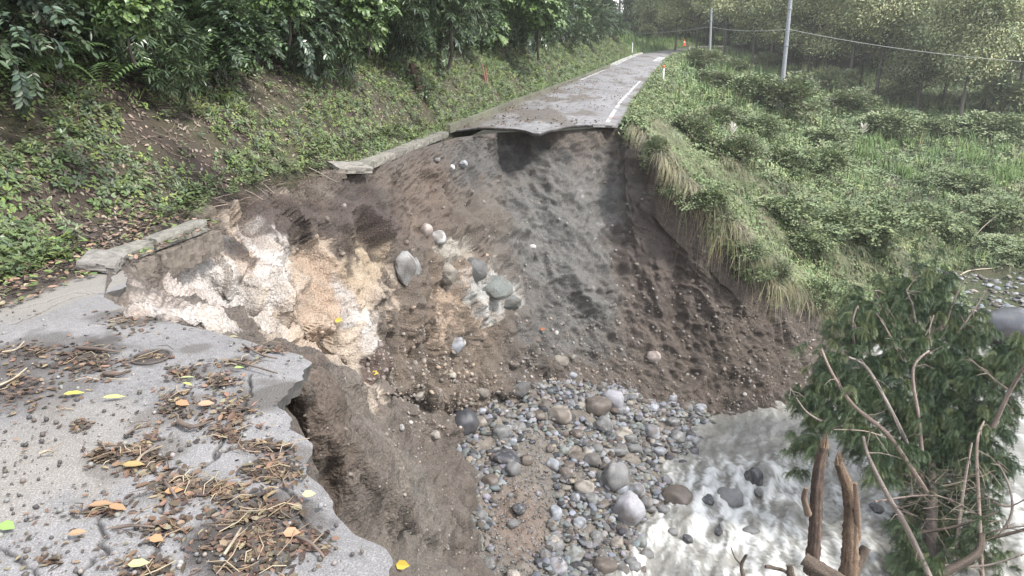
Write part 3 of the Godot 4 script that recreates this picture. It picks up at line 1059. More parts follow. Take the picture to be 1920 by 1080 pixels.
func kerbs() -> void:
	# two blocks left standing above the white rock
	var o := root("concrete_kerb")
	tag(o, "pale concrete kerb blocks left on the lip above the white rock", "kerb")
	for b in [[6.2, 0.6], [6.98, 0.9]]:
		var st := begin()
		var d: float = b[0]
		var at := Transform3D(Basis(Vector3.UP, -0.155 + rnd(-0.03, 0.03)) * Basis(Vector3.BACK, rnd(-0.04, 0.04)), Vector3(kerb_x(d) + 0.02, 0.015, -d))
		box(st, Vector3(0.16, 0.13, b[1]), at, Color(0.27, 0.255, 0.225), 0.018, 0.018)
		put("kerb_block", st.commit(), M.concrete, o)
	var ft := begin()
	for k in 5:
		box(ft, Vector3(0.26, 0.26, 0.37), Transform3D(Basis(Vector3.UP, -0.155), Vector3(kerb_x(5.95 + k * 0.36) + 0.03, -0.195, -5.95 - k * 0.36)), Color(0.2, 0.17, 0.145), 0.02, 0.03)
	put("footing", ft.commit(), M.concrete, o)
	# the undermined row hanging over the hollow
	o = root("concrete_gutter")
	tag(o, "long undermined concrete gutter hanging over the hollow below the bushes", "gutter")
	var d := 12.0
	var k := 0
	while d < 17.5:
		var st := begin()
		var c := Color(0.26, 0.245, 0.21) * rnd(0.75, 1.1)
		var at := Transform3D(Basis(Vector3.UP, -0.155), Vector3(kerb_x(d) + 0.08, 0.0, -d))
		box(st, Vector3(0.3, 0.13, 0.585), at, c, 0.015, 0.014)
		put("gutter_block", st.commit(), M.concrete, o)
		var s2 := begin()
		box(s2, Vector3(0.42, 0.07, 0.59), at.translated_local(Vector3(-0.36, 0.0, 0.0)), Color(0.16, 0.15, 0.11) * rnd(0.8, 1.1), 0.015, 0.016)
		put("gutter_tray", s2.commit(), M.concrete, o)
		d += 0.6
		k += 1
	# along the far road
	o = root("concrete_kerb")
	tag(o, "mossy low kerb running up the far road under the bank", "kerb")
	d = 18.4
	while d < 88.0:
		var ln := 1.2 if d < 50.0 else 2.4
		var a := Vector3(kerb_x(d) + 0.02, road_y(d) + 0.06, -d)
		var b := Vector3(kerb_x(d + ln) + 0.02, road_y(d + ln) + 0.06, -d - ln)
		var st := begin()
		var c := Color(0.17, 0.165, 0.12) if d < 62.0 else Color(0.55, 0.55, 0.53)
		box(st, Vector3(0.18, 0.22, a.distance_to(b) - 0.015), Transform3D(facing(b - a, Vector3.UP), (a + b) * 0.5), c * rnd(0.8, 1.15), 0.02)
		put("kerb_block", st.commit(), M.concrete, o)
		d += ln
	# broken pieces
	slab("concrete_slab", P(655, 314, 11.7), Vector3(0.62, 0.11, 0.5), Vector3(0.12, 0.7, -0.1), Color(0.3, 0.28, 0.25), "tilted broken concrete slab at the end of the hanging gutter", "slab")
	slab("concrete_slab", P(624, 328, 11.3), Vector3(0.4, 0.13, 0.24), Vector3(0.05, 0.4, 0.05), Color(0.2, 0.17, 0.14), "small brown slab wedged in soil under the tilted slab", "slab")
	slab("concrete_slab", P(192, 490, 5.8), Vector3(0.3, 0.1, 0.34), Vector3(0.1, 0.2, -0.16), Color(0.26, 0.245, 0.225), "cracked grey concrete lump at the lower end of the kerb blocks", "slab")
	slab("concrete_slab", P(372, 402, 7.95), Vector3(0.16, 0.12, 0.5), Vector3(0.02, -0.2, 0.1), Color(0.14, 0.115, 0.09), "soil covered kerb piece above the white rock", "slab")
	slab("asphalt_slab", P(1132, 235, 20.35), Vector3(0.75, 0.1, 0.4), Vector3(0.03, 0.12, -0.03), Color(0.28, 0.27, 0.27), "flat asphalt piece at the broken lip under the white edge line", "slab")
	slab("asphalt_slab", P(628, 712, 7.0), Vector3(0.45, 0.09, 0.3), Vector3(0.35, 0.5, -0.4), Color(0.2, 0.17, 0.145), "dirty asphalt piece lying in the hollow below the road tongue", "slab")

func slab(called: String, at: Vector3, size: Vector3, turn: Vector3, c: Color, label: String, category: String) -> void:
	var st := begin()
	box(st, size, Transform3D.IDENTITY, c, minf(size.y * 0.2, 0.02), 0.03)
	var o := put(called, st.commit(), M.concrete)
	o.position = at
	o.rotation = turn
	tag(o, label, category)

# ---------- stones
var stone_forms := []
var TONES := {
	"bluegrey": Color(0.36, 0.38, 0.42), "lavender": Color(0.4, 0.395, 0.43), "beige": Color(0.38, 0.34, 0.295), "cream": Color(0.46, 0.42, 0.36), "brown": Color(0.16, 0.13, 0.11),
	"dark": Color(0.075, 0.077, 0.088), "grey": Color(0.22, 0.22, 0.218), "greenish": Color(0.28, 0.3, 0.285), "white": Color(0.62, 0.61, 0.6), "pinkish": Color(0.5, 0.42, 0.38),
}

func stone(at: Vector3, wide: float, tall: float, tone: String, form: int, label: String, group := "", wet := false, deep := 0.35) -> void:
	var o := MeshInstance3D.new()
	var key := "%s_%d_%s" % [tone, form, wet]
	if not M.has(key):
		M[key] = (stone_forms[form] as ArrayMesh).duplicate()
		var arr: Array = (stone_forms[form] as ArrayMesh).surface_get_arrays(0)
		var cs := PackedColorArray()
		var pp: PackedVector3Array = arr[Mesh.ARRAY_VERTEX]
		var c: Color = TONES[tone]
		for p in pp:
			var vein := smoothstep(0.82, 0.95, 1.0 - absf(n1.get_noise_3dv(p * 2.2 + Vector3.ONE * form * 5.0)) * 2.0)
			cs.append((c * (1.0 + 0.35 * n2.get_noise_3dv(p * 2.5) + 0.2 * n3.get_noise_3dv(p * 7.0))).lerp(Color(0.15, 0.125, 0.105), 0.75 * smoothstep(0.02, 0.3, n1.get_noise_3dv(p * 1.9 + Vector3.ONE * form * 11.0))).lerp(Color(0.55, 0.54, 0.52), vein * 0.25 if form % 2 == 0 else 0.0))
		arr[Mesh.ARRAY_COLOR] = cs
		var m := ArrayMesh.new()
		m.add_surface_from_arrays(Mesh.PRIMITIVE_TRIANGLES, arr)
		M[key] = m
	o.mesh = M[key]
	o.material_override = M.rock if form >= 6 else (M.wet_stone if wet else M.stone)
	var called := "boulder" if wide > 0.55 else "river_stone"
	o.name = numbered(called)
	var r := wide * 0.5
	var b := Basis(Vector3.UP, rnd(0.0, TAU) if form != 3 else rnd(-0.4, 0.4)) * Basis(Vector3.RIGHT, rnd(-0.3, 0.3))
	o.transform = Transform3D(b.scaled_local(Vector3(r, r * tall, r * rnd(0.8, 1.0))), at + Vector3(0, r * tall * (1.0 - 2.0 * deep), 0))
	tag(o, label, "boulder" if wide > 0.55 else "stone", group)
	add_child(o)

func at_size(p: Vector3, w: float) -> float:
	var c := cos(deg_to_rad(PITCH))
	var s := sin(deg_to_rad(PITCH))
	var q := p - EYE
	return w / F * (-q.z * c - q.y * s)

func near_mark(x: float, d: float) -> String:
	var marks := [[870, 800, "below the black wet boulder"], [1050, 785, "beside the square beige stone"], [1150, 760, "round the pale lavender stone"], [1220, 818, "near the blue white upright stone"], [1270, 860, "along the waterline under the bank foot"], [950, 868, "by the dark purple angular boulder"], [1095, 918, "left of the smooth beige oval stone"],
		[1155, 860, "above the large round grey boulder"], [1176, 970, "around the biggest lavender boulder"], [1250, 960, "beside the large brown wet boulder"], [860, 1000, "at the foot of the near ridge"], [960, 1040, "at the lower end of the sandy channel"], [1060, 1060, "by the long green grey stone"], [1180, 1050, "right of the egg shaped beige stone"]]
	var best := 1e9
	var out := ""
	var at := pix(Vector3(x, gravel(x, d), -d))
	for m in marks:
		var e := at.distance_to(Vector2(m[0], m[1]))
		if e < best:
			best = e
			out = m[2]
	return out

func stones() -> void:
	for f in [[0.16, 4, 1], [0.2, 6, 2], [0.24, 10, 3], [0.16, 7, 4], [0.28, 14, 5], [0.22, 9, 6]]:
		stone_forms.append(stone_mesh(22, 15, f[0], f[1], f[2]))
	for f in [[0.3, 26, 7], [0.34, 22, 9]]:
		stone_forms.append(stone_mesh(13, 9, f[0], f[1], f[2]))
	# px, py, width in the photograph, height over width, tone, form, wet, label: in the gravel
	for s in [
		[870, 800, 68, 0.78, "dark", 1, true, "round black wet boulder at the left end of the gravel flat"],
		[1050, 785, 48, 0.8, "beige", 3, false, "square beige stone with a dark spot above the sandy channel"],
		[1150, 760, 46, 0.95, "lavender", 1, false, "pale lavender stone leaning on a brown boulder at the slope foot"],
		[1122, 768, 52, 0.7, "brown", 4, false, "flat topped brown boulder beside the pale lavender stone"],
		[1166, 742, 22, 0.9, "lavender", 0, false, "small pale stone behind the lavender stone at the slope foot"],
		[1220, 818, 40, 0.95, "bluegrey", 3, false, "blue white upright stone near the river end of the gravel"],
		[1168, 820, 38, 0.62, "cream", 0, false, "smooth cream oval stone left of the blue white upright stone"],
		[1133, 803, 38, 0.9, "grey", 2, false, "dark grey stone above the cream oval stone"],
		[832, 862, 44, 0.7, "cream", 4, false, "rough cream angular stone at the foot of the near ridge"],
		[950, 868, 58, 0.7, "dark", 4, true, "dark purple angular boulder above the sandy channel"],
		[940, 818, 38, 0.9, "grey", 4, false, "pointed grey rock right of the black wet boulder"],
		[987, 868, 26, 0.9, "brown", 1, true, "wet brown round stone right of the dark angular boulder"],
		[920, 908, 36, 0.8, "brown", 3, true, "brown olive stone below the dark angular boulder"],
		[895, 898, 26, 0.9, "grey", 4, false, "grey split stone beside the brown olive stone"],
		[849, 918, 26, 0.8, "bluegrey", 0, false, "small pale cyan stone on mud left of the channel"],
		[843, 964, 24, 1.0, "bluegrey", 3, false, "pale blue squarish stone below the small cyan stone"],
		[860, 1010, 40, 1.3, "greenish", 3, false, "tall pale green stone at the muddy ridge foot"],
		[858, 1048, 28, 0.8, "bluegrey", 1, false, "flat pale stone under the tall pale green stone"],
		[1155, 907, 64, 0.95, "grey", 2, false, "large round grey boulder in the middle of the gravel"],
		[1128, 900, 24, 1.1, "grey", 0, false, "narrow grey stone against the large round grey boulder"],
		[1095, 918, 40, 0.68, "beige", 0, false, "smooth beige oval stone left of the large grey boulder"],
		[1193, 925, 34, 1.0, "bluegrey", 3, false, "pale turquoise stone right of the large grey boulder"],
		[1176, 970, 72, 0.95, "lavender", 2, false, "biggest lavender grey boulder of the gravel flat"],
		[1272, 942, 62, 0.72, "brown", 3, true, "large brown wet boulder at the edge of the rapids"],
		[1212, 996, 40, 0.65, "grey", 1, false, "flat grey stone right of the biggest lavender boulder"],
		[1245, 960, 30, 0.6, "grey", 1, true, "wet flat stone under the large brown boulder"],
		[1118, 1010, 30, 0.8, "grey", 2, false, "grey lumpy stone below the biggest lavender boulder"],
		[1157, 1024, 28, 0.95, "beige", 0, false, "egg shaped beige stone low on the gravel"],
		[1075, 1046, 48, 0.55, "greenish", 0, false, "long green grey stone low on the gravel"],
		[1046, 1068, 40, 0.9, "lavender", 0, false, "pale lavender round stone beside the long green stone"],
		[1135, 1066, 48, 0.6, "brown", 4, false, "rough brown slab stone right of the pale round stone"],
		[1110, 868, 34, 0.9, "grey", 3, false, "pale grey stone above the smooth beige oval stone"],
		[1060, 890, 26, 0.9, "brown", 0, false, "brown round stone beside a blue pebble left of the beige oval"],
		[1270, 825, 34, 0.8, "grey", 2, true, "dark wet stone where the gravel meets the bank foot"],
		[1300, 850, 30, 0.7, "dark", 4, true, "dark stone on the waterline under the bank foot"],
		[1282, 874, 26, 0.7, "dark", 1, true, "dark flat stone at the waterline below the bank foot"],
		[1190, 845, 30, 0.6, "grey", 1, false, "flat pale grey stone below the blue white upright stone"],
		[1160, 850, 40, 0.5, "grey", 4, false, "long grey flat stone above the large round grey boulder"],
		[1120, 845, 28, 0.8, "grey", 5, false, "mid grey stone left of the long flat stone"],
		[962, 985, 24, 0.7, "grey", 1, false, "grey stone alone at the lower edge of the sandy channel"],
	]:
		var p := gravel_hit(s[0], s[1])
		var w := at_size(p, s[2])
		stone(p, w, s[3], s[4], s[5], s[7], "", s[6], 0.3)
	# in the water
	for s in [
		[1415, 905, 46, 0.9, "dark", 2, "dark round boulder with water pouring round it in the rapids"], [1325, 945, 36, 0.9, "dark", 4, "black pointed boulder between the brown boulder and the rapids"],
		[1368, 940, 56, 0.62, "grey", 1, "broad grey boulder half covered by white water"], [1355, 1004, 46, 0.6, "dark", 4, "flat dark rock low in the white water"],
		[1410, 1000, 40, 0.5, "grey", 1, "submerged grey rock right of the flat dark rock"], [1423, 926, 20, 0.8, "grey", 2, "small grey stone under the dark round river boulder"],
		[1290, 1012, 24, 0.6, "dark", 4, "small dark wet rock at the near edge of the rapids"], [1300, 972, 20, 0.7, "dark", 1, "small dark rock below the large brown boulder"],
		[1645, 960, 40, 0.5, "dark", 4, "dark rock in the water behind the snapped trunks"], [1262, 1000, 20, 0.7, "grey", 1, "small wet grey stone beside the foam"],
	]:
		var p := G(s[0], s[1], WATER)
		stone(p, at_size(p, s[2]), s[3], s[4], s[5], s[6], "", true, 0.3)
	# on the gravel bar across the pool
	for s in [
		[1895, 622, 120, 0.5, "dark", 1, "long dark wet boulder at the far waterline"], [1862, 560, 44, 0.5, "bluegrey", 1, "pale blue grey boulder on the far gravel bar"], [1828, 618, 44, 0.8, "bluegrey", 2, "grey boulder just left of the long dark boulder"],
		[1905, 550, 34, 0.5, "grey", 2, "flat grey stone behind the long dark boulder"], [1880, 580, 26, 0.6, "grey", 1, "grey stone between the pale blue and the long dark boulder"], [1908, 590, 36, 0.5, "grey", 4, "rough grey boulder above the long dark boulder"],
		[1870, 532, 22, 0.6, "bluegrey", 0, "small bluish stone at the top of the far gravel bar"], [1845, 588, 30, 0.5, "grey", 2, "grey stone below the pale blue boulder"], [1900, 530, 24, 0.6, "dark", 1, "dark stone at the weed edge of the far gravel bar"],
	]:
		var p := G(s[0], s[1], -6.55)
		stone(p, at_size(p, s[2]), s[3], s[4], s[5], s[6], "", s[4] == "dark", 0.3)
	# held in the face of the slope
	for s in [
		[812, 440, 44, 0.72, "white", 3, "smooth white boulder stuck in the brown slope above the white rock"], [790, 434, 30, 0.9, "pinkish", 0, "pinkish stone touching the smooth white boulder"],
		[851, 650, 34, 1.25, "bluegrey", 0, "upright pale blue oval stone low on the brown slope"], [872, 645, 16, 1.2, "white", 0, "small white stone right of the pale blue oval stone"],
		[1222, 667, 30, 0.8, "pinkish", 0, "lone pinkish white stone on the dark lower slope"], [868, 310, 18, 0.8, "bluegrey", 0, "small pale stone in the gravel under the gutter, rightmost of three"],
		[843, 314, 16, 0.8, "white", 0, "small pale stone in the gravel under the gutter, middle of three"], [826, 300, 16, 0.6, "grey", 1, "small stone in the gravel under the gutter, leftmost of three"],
		[995, 468, 14, 0.7, "white", 1, "small white stone on the grey slope"], [1050, 668, 54, 0.6, "beige", 7, "rough beige rock at the foot of the grey slope"],
		[1072, 703, 18, 0.8, "bluegrey", 0, "small blue stone below the rough beige rock"], [1072, 722, 18, 0.7, "bluegrey", 1, "pale flat blue stone lowest of the blue stones at the slope foot"],
		[757, 812, 12, 1.2, "white", 0, "small white stone stuck in the near ridge"], [815, 818, 26, 0.8, "beige", 4, "pale broken stone left below the black wet boulder"],
		[975, 722, 54, 0.6, "grey", 6, "grey slab rock lying on the lower brown slope"], [905, 732, 44, 0.6, "beige", 7, "cream broken rock on the slope above the black boulder"],
		[850, 700, 20, 0.7, "cream", 4, "small cream rock on the lower brown slope"], [780, 740, 22, 0.8, "beige", 4, "pale rock among brown crumbs below the white rock face"],
		[960, 680, 22, 0.7, "brown", 4, "brown rock half buried in the lower slope"], [1010, 640, 18, 0.7, "brown", 5, "brown lump on the grey slope above the beige rock"],
		[832, 498, 84, 0.6, "cream", 6, "broad cream outcrop in the slope under the smooth white boulder"], [880, 502, 66, 0.85, "grey", 7, "grey outcrop right of the broad cream outcrop"], [746, 486, 52, 1.5, "white", 6, "tall white rock standing out of brown soil"],
		[772, 497, 26, 1.8, "white", 7, "narrow white rock beside the tall white rock"], [915, 532, 96, 0.6, "greenish", 7, "pale green grey outcrop on the middle slope"], [955, 560, 66, 0.5, "greenish", 6, "low pale outcrop at the right of the green grey outcrop"],
	]:
		var p := scar_at(s[0], s[1])
		stone(p, at_size(p, s[2] * (0.9 if s[5] >= 6 else 1.0)), s[3], s[4], s[5], s[6], "", false, 0.72 if s[5] >= 6 else 0.5)
	# the many others one could count
	var names := ["grey", "bluegrey", "brown", "dark", "beige", "greenish", "lavender"]
	var chance := [0.34, 0.54, 0.68, 0.8, 0.88, 0.95, 1.0]
	var words := {"grey": "plain grey", "bluegrey": "pale bluish grey", "brown": "dull brown", "dark": "dark wet", "beige": "light beige", "greenish": "greenish grey", "lavender": "pale lavender"}
	var made := 0
	var guard := 0
	while made < 290 and guard < 6000:
		guard += 1
		var d := 8.6 + 7.8 * rng.randf()
		var left := table(d, [9.0, 13.5, 14.2, 15.6, 16.0, 16.4], [-0.9, -0.75, -0.4, 1.1, 2.4, 4.0])
		var x := left + (5.2 - left) * rng.randf()
		var y := gravel(x, d)
		if y < WATER - 0.1:
			continue
		# the sandy channel stays nearly bare, the middle is packed
		var lane := Vector2((x - 0.15 - (d - 10.5) * 0.16) / 0.5, (d - 11.3) / 2.3).length()
		if lane < 0.8 and rng.randf() < 0.9:
			continue
		var q := rng.randf()
		var t := 0
		while q > chance[t]:
			t += 1
		var tone: String = names[t]
		var w := 0.09 + 0.3 * pow(rng.randf(), 2.3)
		stone(Vector3(x, y, -d), w, rnd(0.5, 0.95), tone, rng.randi() % 6, ("small " if w < 0.12 else ("fist sized " if w < 0.17 else "large ")) + words[tone] + " stone lying loose " + near_mark(x, d), words[tone] + " stones of the gravel flat", tone == "dark" or rng.randf() < 0.2, 0.25)
		made += 1
	# gravel too small to count
	var where := []
	var tint := []
	for k in 26000:
		var d := 7.5 + 9.2 * rng.randf()
		var left := table(d, [9.0, 13.5, 14.2, 15.6, 16.0, 16.4], [-1.3, -1.2, -0.9, 0.6, 2.0, 3.4])
		var x := left + (5.6 - left) * rng.randf()
		var y := gravel(x, d)
		if y < WATER - 0.08:
			continue
		var lane := Vector2((x - 0.15 - (d - 10.5) * 0.16) / 0.5, (d - 11.3) / 2.3).length()
		var s := 0.011 + 0.075 * pow(rng.randf(), 3.4)
		if lane < 1.0:
			s = 0.008 + 0.012 * rng.randf()
		elif n1.get_noise_2d(x * 3.0 + 80.0, d * 3.0) < -0.3:
			continue
		where.append(spot(Vector3(x, y + s * 0.4, -d), Vector3.UP, s, 0.5).scaled_local(Vector3(rnd(0.9, 1.5), rnd(0.5, 0.9), rnd(0.8, 1.2))))
		tint.append(vary(TONES[names[rng.randi() % 7]] * 0.75, 0.4))
	# along the toe of the right bank and the far bar
	for k in 2600:
		var x := rnd(14.0, 26.0)
		var d := rnd(21.0, 25.5)
		if k % 3 == 0:
			var p := G(rnd(1470, 1590), rnd(560, 650), -6.75)
			x = p.x
			d = -p.z
		var s := 0.03 + 0.09 * pow(rng.randf(), 2.0)
		where.append(spot(Vector3(x, maxf(land(x, d), -6.75) if k % 3 else -6.75, -d), Vector3.UP, s, 0.5).scaled_local(Vector3(1.3, 0.7, 1.0)))
		tint.append(vary(TONES[names[rng.randi() % 7]] * 0.8, 0.3))
	scatter("gravel", stone_mesh(9, 6, 0.25, 7, 3), M.stone, where, tint, "small wet gravel between the larger river stones", "gravel")

# ---------- plants
func sprig(kind: String, c: Color, seed_n: int) -> ArrayMesh:
	rng.seed = seed_n * 91 + hash(kind) % 1000
	var st := begin()
	match kind:
		"broad":
			var tip := Vector3(0, -0.06, 0.34)
			tube(st, [Vector3.ZERO, Vector3(0, 0.02, 0.17), tip], [0.005, 0.004, 0.002], 3, Color(0.06, 0.05, 0.035))
			for k in 13:
				var f := 0.15 + 0.85 * k / 12.0
				var o := Vector3(0, 0.02 * sin(f * PI) - 0.06 * f * f, 0.34 * f)
				var sd := 1.0 if k % 2 else -1.0
				var dir := Vector3(sd * rnd(0.5, 1.0), rnd(-0.45, 0.25), rnd(0.2, 0.8)).normalized()
				leaf(st, o, dir, (Vector3.UP + rdir() * 0.45).normalized(), rnd(0.09, 0.14), rnd(0.042, 0.062), vary(c, 0.3))
		"lime":
			for k in 6:
				var o := Vector3(rnd(-0.08, 0.08), rnd(-0.06, 0.03), rnd(0.0, 0.3))
				leaf(st, o, Vector3(rnd(-1, 1), rnd(-0.7, 0.1), rnd(0.0, 0.9)).normalized(), (Vector3.UP + Vector3(0, 0, 0.5) + rdir() * 0.4).normalized(), rnd(0.12, 0.18), rnd(0.1, 0.14), vary(c, 0.25))
		"long":
			tube(st, [Vector3.ZERO, Vector3(0, 0, 0.25)], [0.006, 0.003], 3, Color(0.08, 0.07, 0.04))
			for k in 12:
				var an := k * 2.4
				leaf(st, Vector3(0, 0, 0.06 + 0.017 * k), Vector3(cos(an), sin(an) * 0.6 - 0.25, rnd(0.3, 0.9)).normalized(), (Vector3.UP + rdir() * 0.5).normalized(), rnd(0.14, 0.22), rnd(0.03, 0.045), vary(c, 0.3))
		"vine":
			for k in 15:
				var o := Vector3(rnd(-0.22, 0.22), rnd(-0.03, 0.12), rnd(-0.22, 0.22))
				leaf(st, o, Vector3(rnd(-1, 1), rnd(-0.5, 0.3), rnd(-1, 1)).normalized(), (Vector3.UP + rdir() * 0.5).normalized(), rnd(0.07, 0.13), rnd(0.05, 0.085), vary(c, 0.3))
		"herb":
			for k in 9:
				var an := k * 2.4
				var h := rnd(0.02, 0.16)
				leaf(st, Vector3(cos(an) * 0.02, h, sin(an) * 0.02), Vector3(cos(an), rnd(-0.3, 0.5), sin(an)).normalized(), Vector3.UP, rnd(0.05, 0.1), rnd(0.022, 0.045), vary(c, 0.3))
		"grass":
			for k in 12:
				var an := rnd(0, TAU)
				var h := rnd(0.5, 1.0)
				var lean := rnd(0.1, 0.55)
				blade(st, Vector3(rnd(-0.06, 0.06), 0, rnd(-0.06, 0.06)), Vector3(cos(an), 0, sin(an)), h, lean, rnd(0.012, 0.022), vary(c, 0.3))
		"straw":
			for k in 11:
				var an := rnd(-1.1, 1.1)
				var o := Vector3(rnd(-0.1, 0.1), rnd(-0.04, 0.04), 0)
				var dir := Vector3(sin(an), 0, cos(an))
				var l := rnd(0.5, 1.1)
				var prev := o
				for s in 4:
					var f := (s + 1) / 4.0
					var q := o + dir * l * (f - 0.35 * f * f) + Vector3(0, 0.16 * sin(f * 2.0) - 0.75 * l * f * f, 0)
					var w := dir.cross(Vector3.UP) * 0.013 * (1.1 - f)
					tri(st, prev - w, prev + w, q, Vector3(0, 0.8, 0.6).normalized(), vary(c, 0.2))
					tri(st, prev + w, q + w * 0.8, q, Vector3(0, 0.8, 0.6).normalized(), vary(c, 0.2))
					prev = q
		"far":
			for k in 64:
				var o := Vector3(rng.randfn() * 0.32, rng.randfn() * 0.16, rng.randfn() * 0.32)
				leaf(st, o, Vector3(rnd(-1, 1), rnd(-0.8, 0.3), rnd(-1, 1)).normalized(), (Vector3.UP + rdir() * 0.6).normalized(), rnd(0.09, 0.16), rnd(0.035, 0.06), vary(c, 0.35), false, true)
		"needle":
			for k in 34:
				var o := Vector3(rng.randfn() * 0.25, rng.randfn() * 0.1, rng.randfn() * 0.25)
				leaf(st, o, Vector3(rnd(-1, 1), rnd(-0.9, 0.1), rnd(-1, 1)).normalized(), (Vector3.UP + rdir() * 0.6).normalized(), rnd(0.3, 0.45), rnd(0.03, 0.06), vary(c, 0.25), false)
		"cedar":
			for k in 12:
				var an := rnd(0, TAU)
				var out := Vector3(cos(an), 0, sin(an) * 0.6 + 0.5).normalized()
				var l := rnd(0.2, 0.4)
				var o := Vector3(rnd(-0.05, 0.05), rnd(-0.02, 0.05), rnd(0.0, 0.16))
				var prev := o
				for s in 9:
					var f := (s + 1) / 9.0
					var q := o + out * l * 0.55 * sin(f * 1.5) + Vector3(0, -l * f * f * 0.95 + 0.05 * f, 0)
					var t := (q - prev).normalized()
					var sd := t.cross(Vector3(out.z, 0.3, -out.x)).normalized()
					var up := t.cross(sd)
					var cc := vary(c, 0.25) * lerpf(0.85, 1.25, f)
					for e in 3:
						var a2 := e * 2.1 + s
						var nd := (t * 0.9 + sd * cos(a2) * 0.75 + up * sin(a2) * 0.75).normalized()
						var nw := nd.cross(up).normalized() * 0.0055
						tri(st, prev - nw, prev + nw, prev + nd * 0.075, (nd.cross(nw)).normalized(), cc)
					tri(st, prev - sd * 0.004, prev + sd * 0.004, q, up, cc * 0.8)
					prev = q
		"fern":
			for side_k in 6:
				var an := side_k * 1.05 + rnd(-0.2, 0.2)
				var dir := Vector3(cos(an), 0, sin(an))
				var l := rnd(0.55, 0.8)
				for s in 16:
					var f := (s + 1) / 16.0
					var o := dir * l * f + Vector3(0, 0.34 * sin(f * 2.3) , 0)
					for sg in [-1.0, 1.0]:
						var pd: Vector3 = (dir.cross(Vector3.UP) * sg + dir * 0.35 + Vector3(0, -0.15, 0)).normalized()
						leaf(st, o, pd, Vector3.UP, 0.2 * sin(clampf(f * 1.05, 0.0, 1.0) * PI) + 0.03, 0.035, vary(c, 0.2), false)
		"litter":
			leaf(st, Vector3(0, 0.01, -0.05), Vector3(0, 0.15, 1).normalized(), Vector3.UP, 0.1, 0.05, Color.WHITE)
		"curl":
			leaf(st, Vector3(0, 0.012, -0.05), Vector3(0.1, 0.5, 1).normalized(), Vector3(0.4, 1, 0).normalized(), 0.1, 0.07, Color.WHITE)
			leaf(st, Vector3(0, 0.012, -0.05), Vector3(-0.5, 0.25, 0.8).normalized(), Vector3(-0.5, 1, 0).normalized(), 0.05, 0.04, Color.WHITE)
		"stick":
			tube(st, [Vector3(-0.5, 0.01, 0), Vector3(-0.1, 0.04, 0.06), Vector3(0.2, 0.02, 0.0), Vector3(0.5, 0.05, 0.07)], [0.02, 0.018, 0.014, 0.006], 4, Color.WHITE)
	return st.commit()

func blade(st: SurfaceTool, o: Vector3, dir: Vector3, h: float, lean: float, w: float, c: Color) -> void:
	var s := dir.cross(Vector3.UP) * w
	var prev := o
	for k in 3:
		var f := (k + 1) / 3.0
		var q := o + Vector3(0, h * (f - lean * 0.55 * f * f), 0) + dir * h * lean * f * f
		var n := (dir * -0.5 + Vector3.UP).normalized()
		var t := 1.0 - f
		tri(st, prev - s * (t + 0.33), prev + s * (t + 0.33), q + s * t, n, c)
		if k < 2:
			tri(st, prev - s * (t + 0.33), q + s * t, q - s * t, n, c)
		prev = q

# a crown of sprigs spread through lobes; returns [crown mesh, wood mesh]
func crown(kinds: Array, seed_n: int, r: Vector3, base_h: float, lobes: int, count: int, size: float, droop: float, trunk_r: float, bark: Color, layered := 0.0) -> Array:
	rng.seed = seed_n
	var st := begin()
	var wood := begin()
	var mid := Vector3(0, base_h + r.y, 0)
	var top := Vector3(rnd(-0.2, 0.2) * r.x, base_h + r.y * 1.5, rnd(-0.2, 0.2) * r.z)
	tube(wood, smooth_path([Vector3(0, -0.4, 0), Vector3(rnd(-0.1, 0.1), base_h * 0.6, rnd(-0.1, 0.1)), mid * Vector3(0.3, 0.8, 0.3) + top * 0.2, top], 3), tapered(10, trunk_r, trunk_r * 0.25), 7, bark, 0.2)
	var ls := []
	for k in lobes:
		var v := rdir()
		v.y = rnd(-0.9, 1.0)
		var rad := pow(rng.randf(), 0.45)
		var c := mid + v * r * rad * 0.78
		var lr := rnd(0.26, 0.46) * (1.0 - 0.25 * layered)
		ls.append([c, Vector3(r.x, r.y * lerpf(1.0, 0.4, layered), r.z) * lr])
		var from := Vector3(0, lerpf(base_h * 0.7, c.y, 0.55), 0) * 1.0
		tube(wood, smooth_path([from, from.lerp(c, 0.5) + Vector3(0, -0.06 * r.y, 0), c], 2), tapered(5, trunk_r * 0.4, trunk_r * 0.1), 4, bark)
	for k in count:
		var l: Array = ls[rng.randi() % ls.size()]
		var v := rdir()
		if rng.randf() < 0.75 and v.y < -0.3:
			v.y = -v.y
		var p: Vector3 = l[0] + v * l[1] * rnd(0.65, 1.05)
		var away := (v + (p - mid).normalized() * 0.6 + Vector3(0, -droop, 0) + rdir() * 0.3).normalized()
		var m: ArrayMesh = kinds[rng.randi() % kinds.size()]
		st.append_from(m, 0, Transform3D(facing(away, (Vector3.UP + rdir() * 0.25).normalized()).scaled(Vector3.ONE * size * rnd(0.75, 1.25)), p))
	return [st.commit(), wood.commit()]

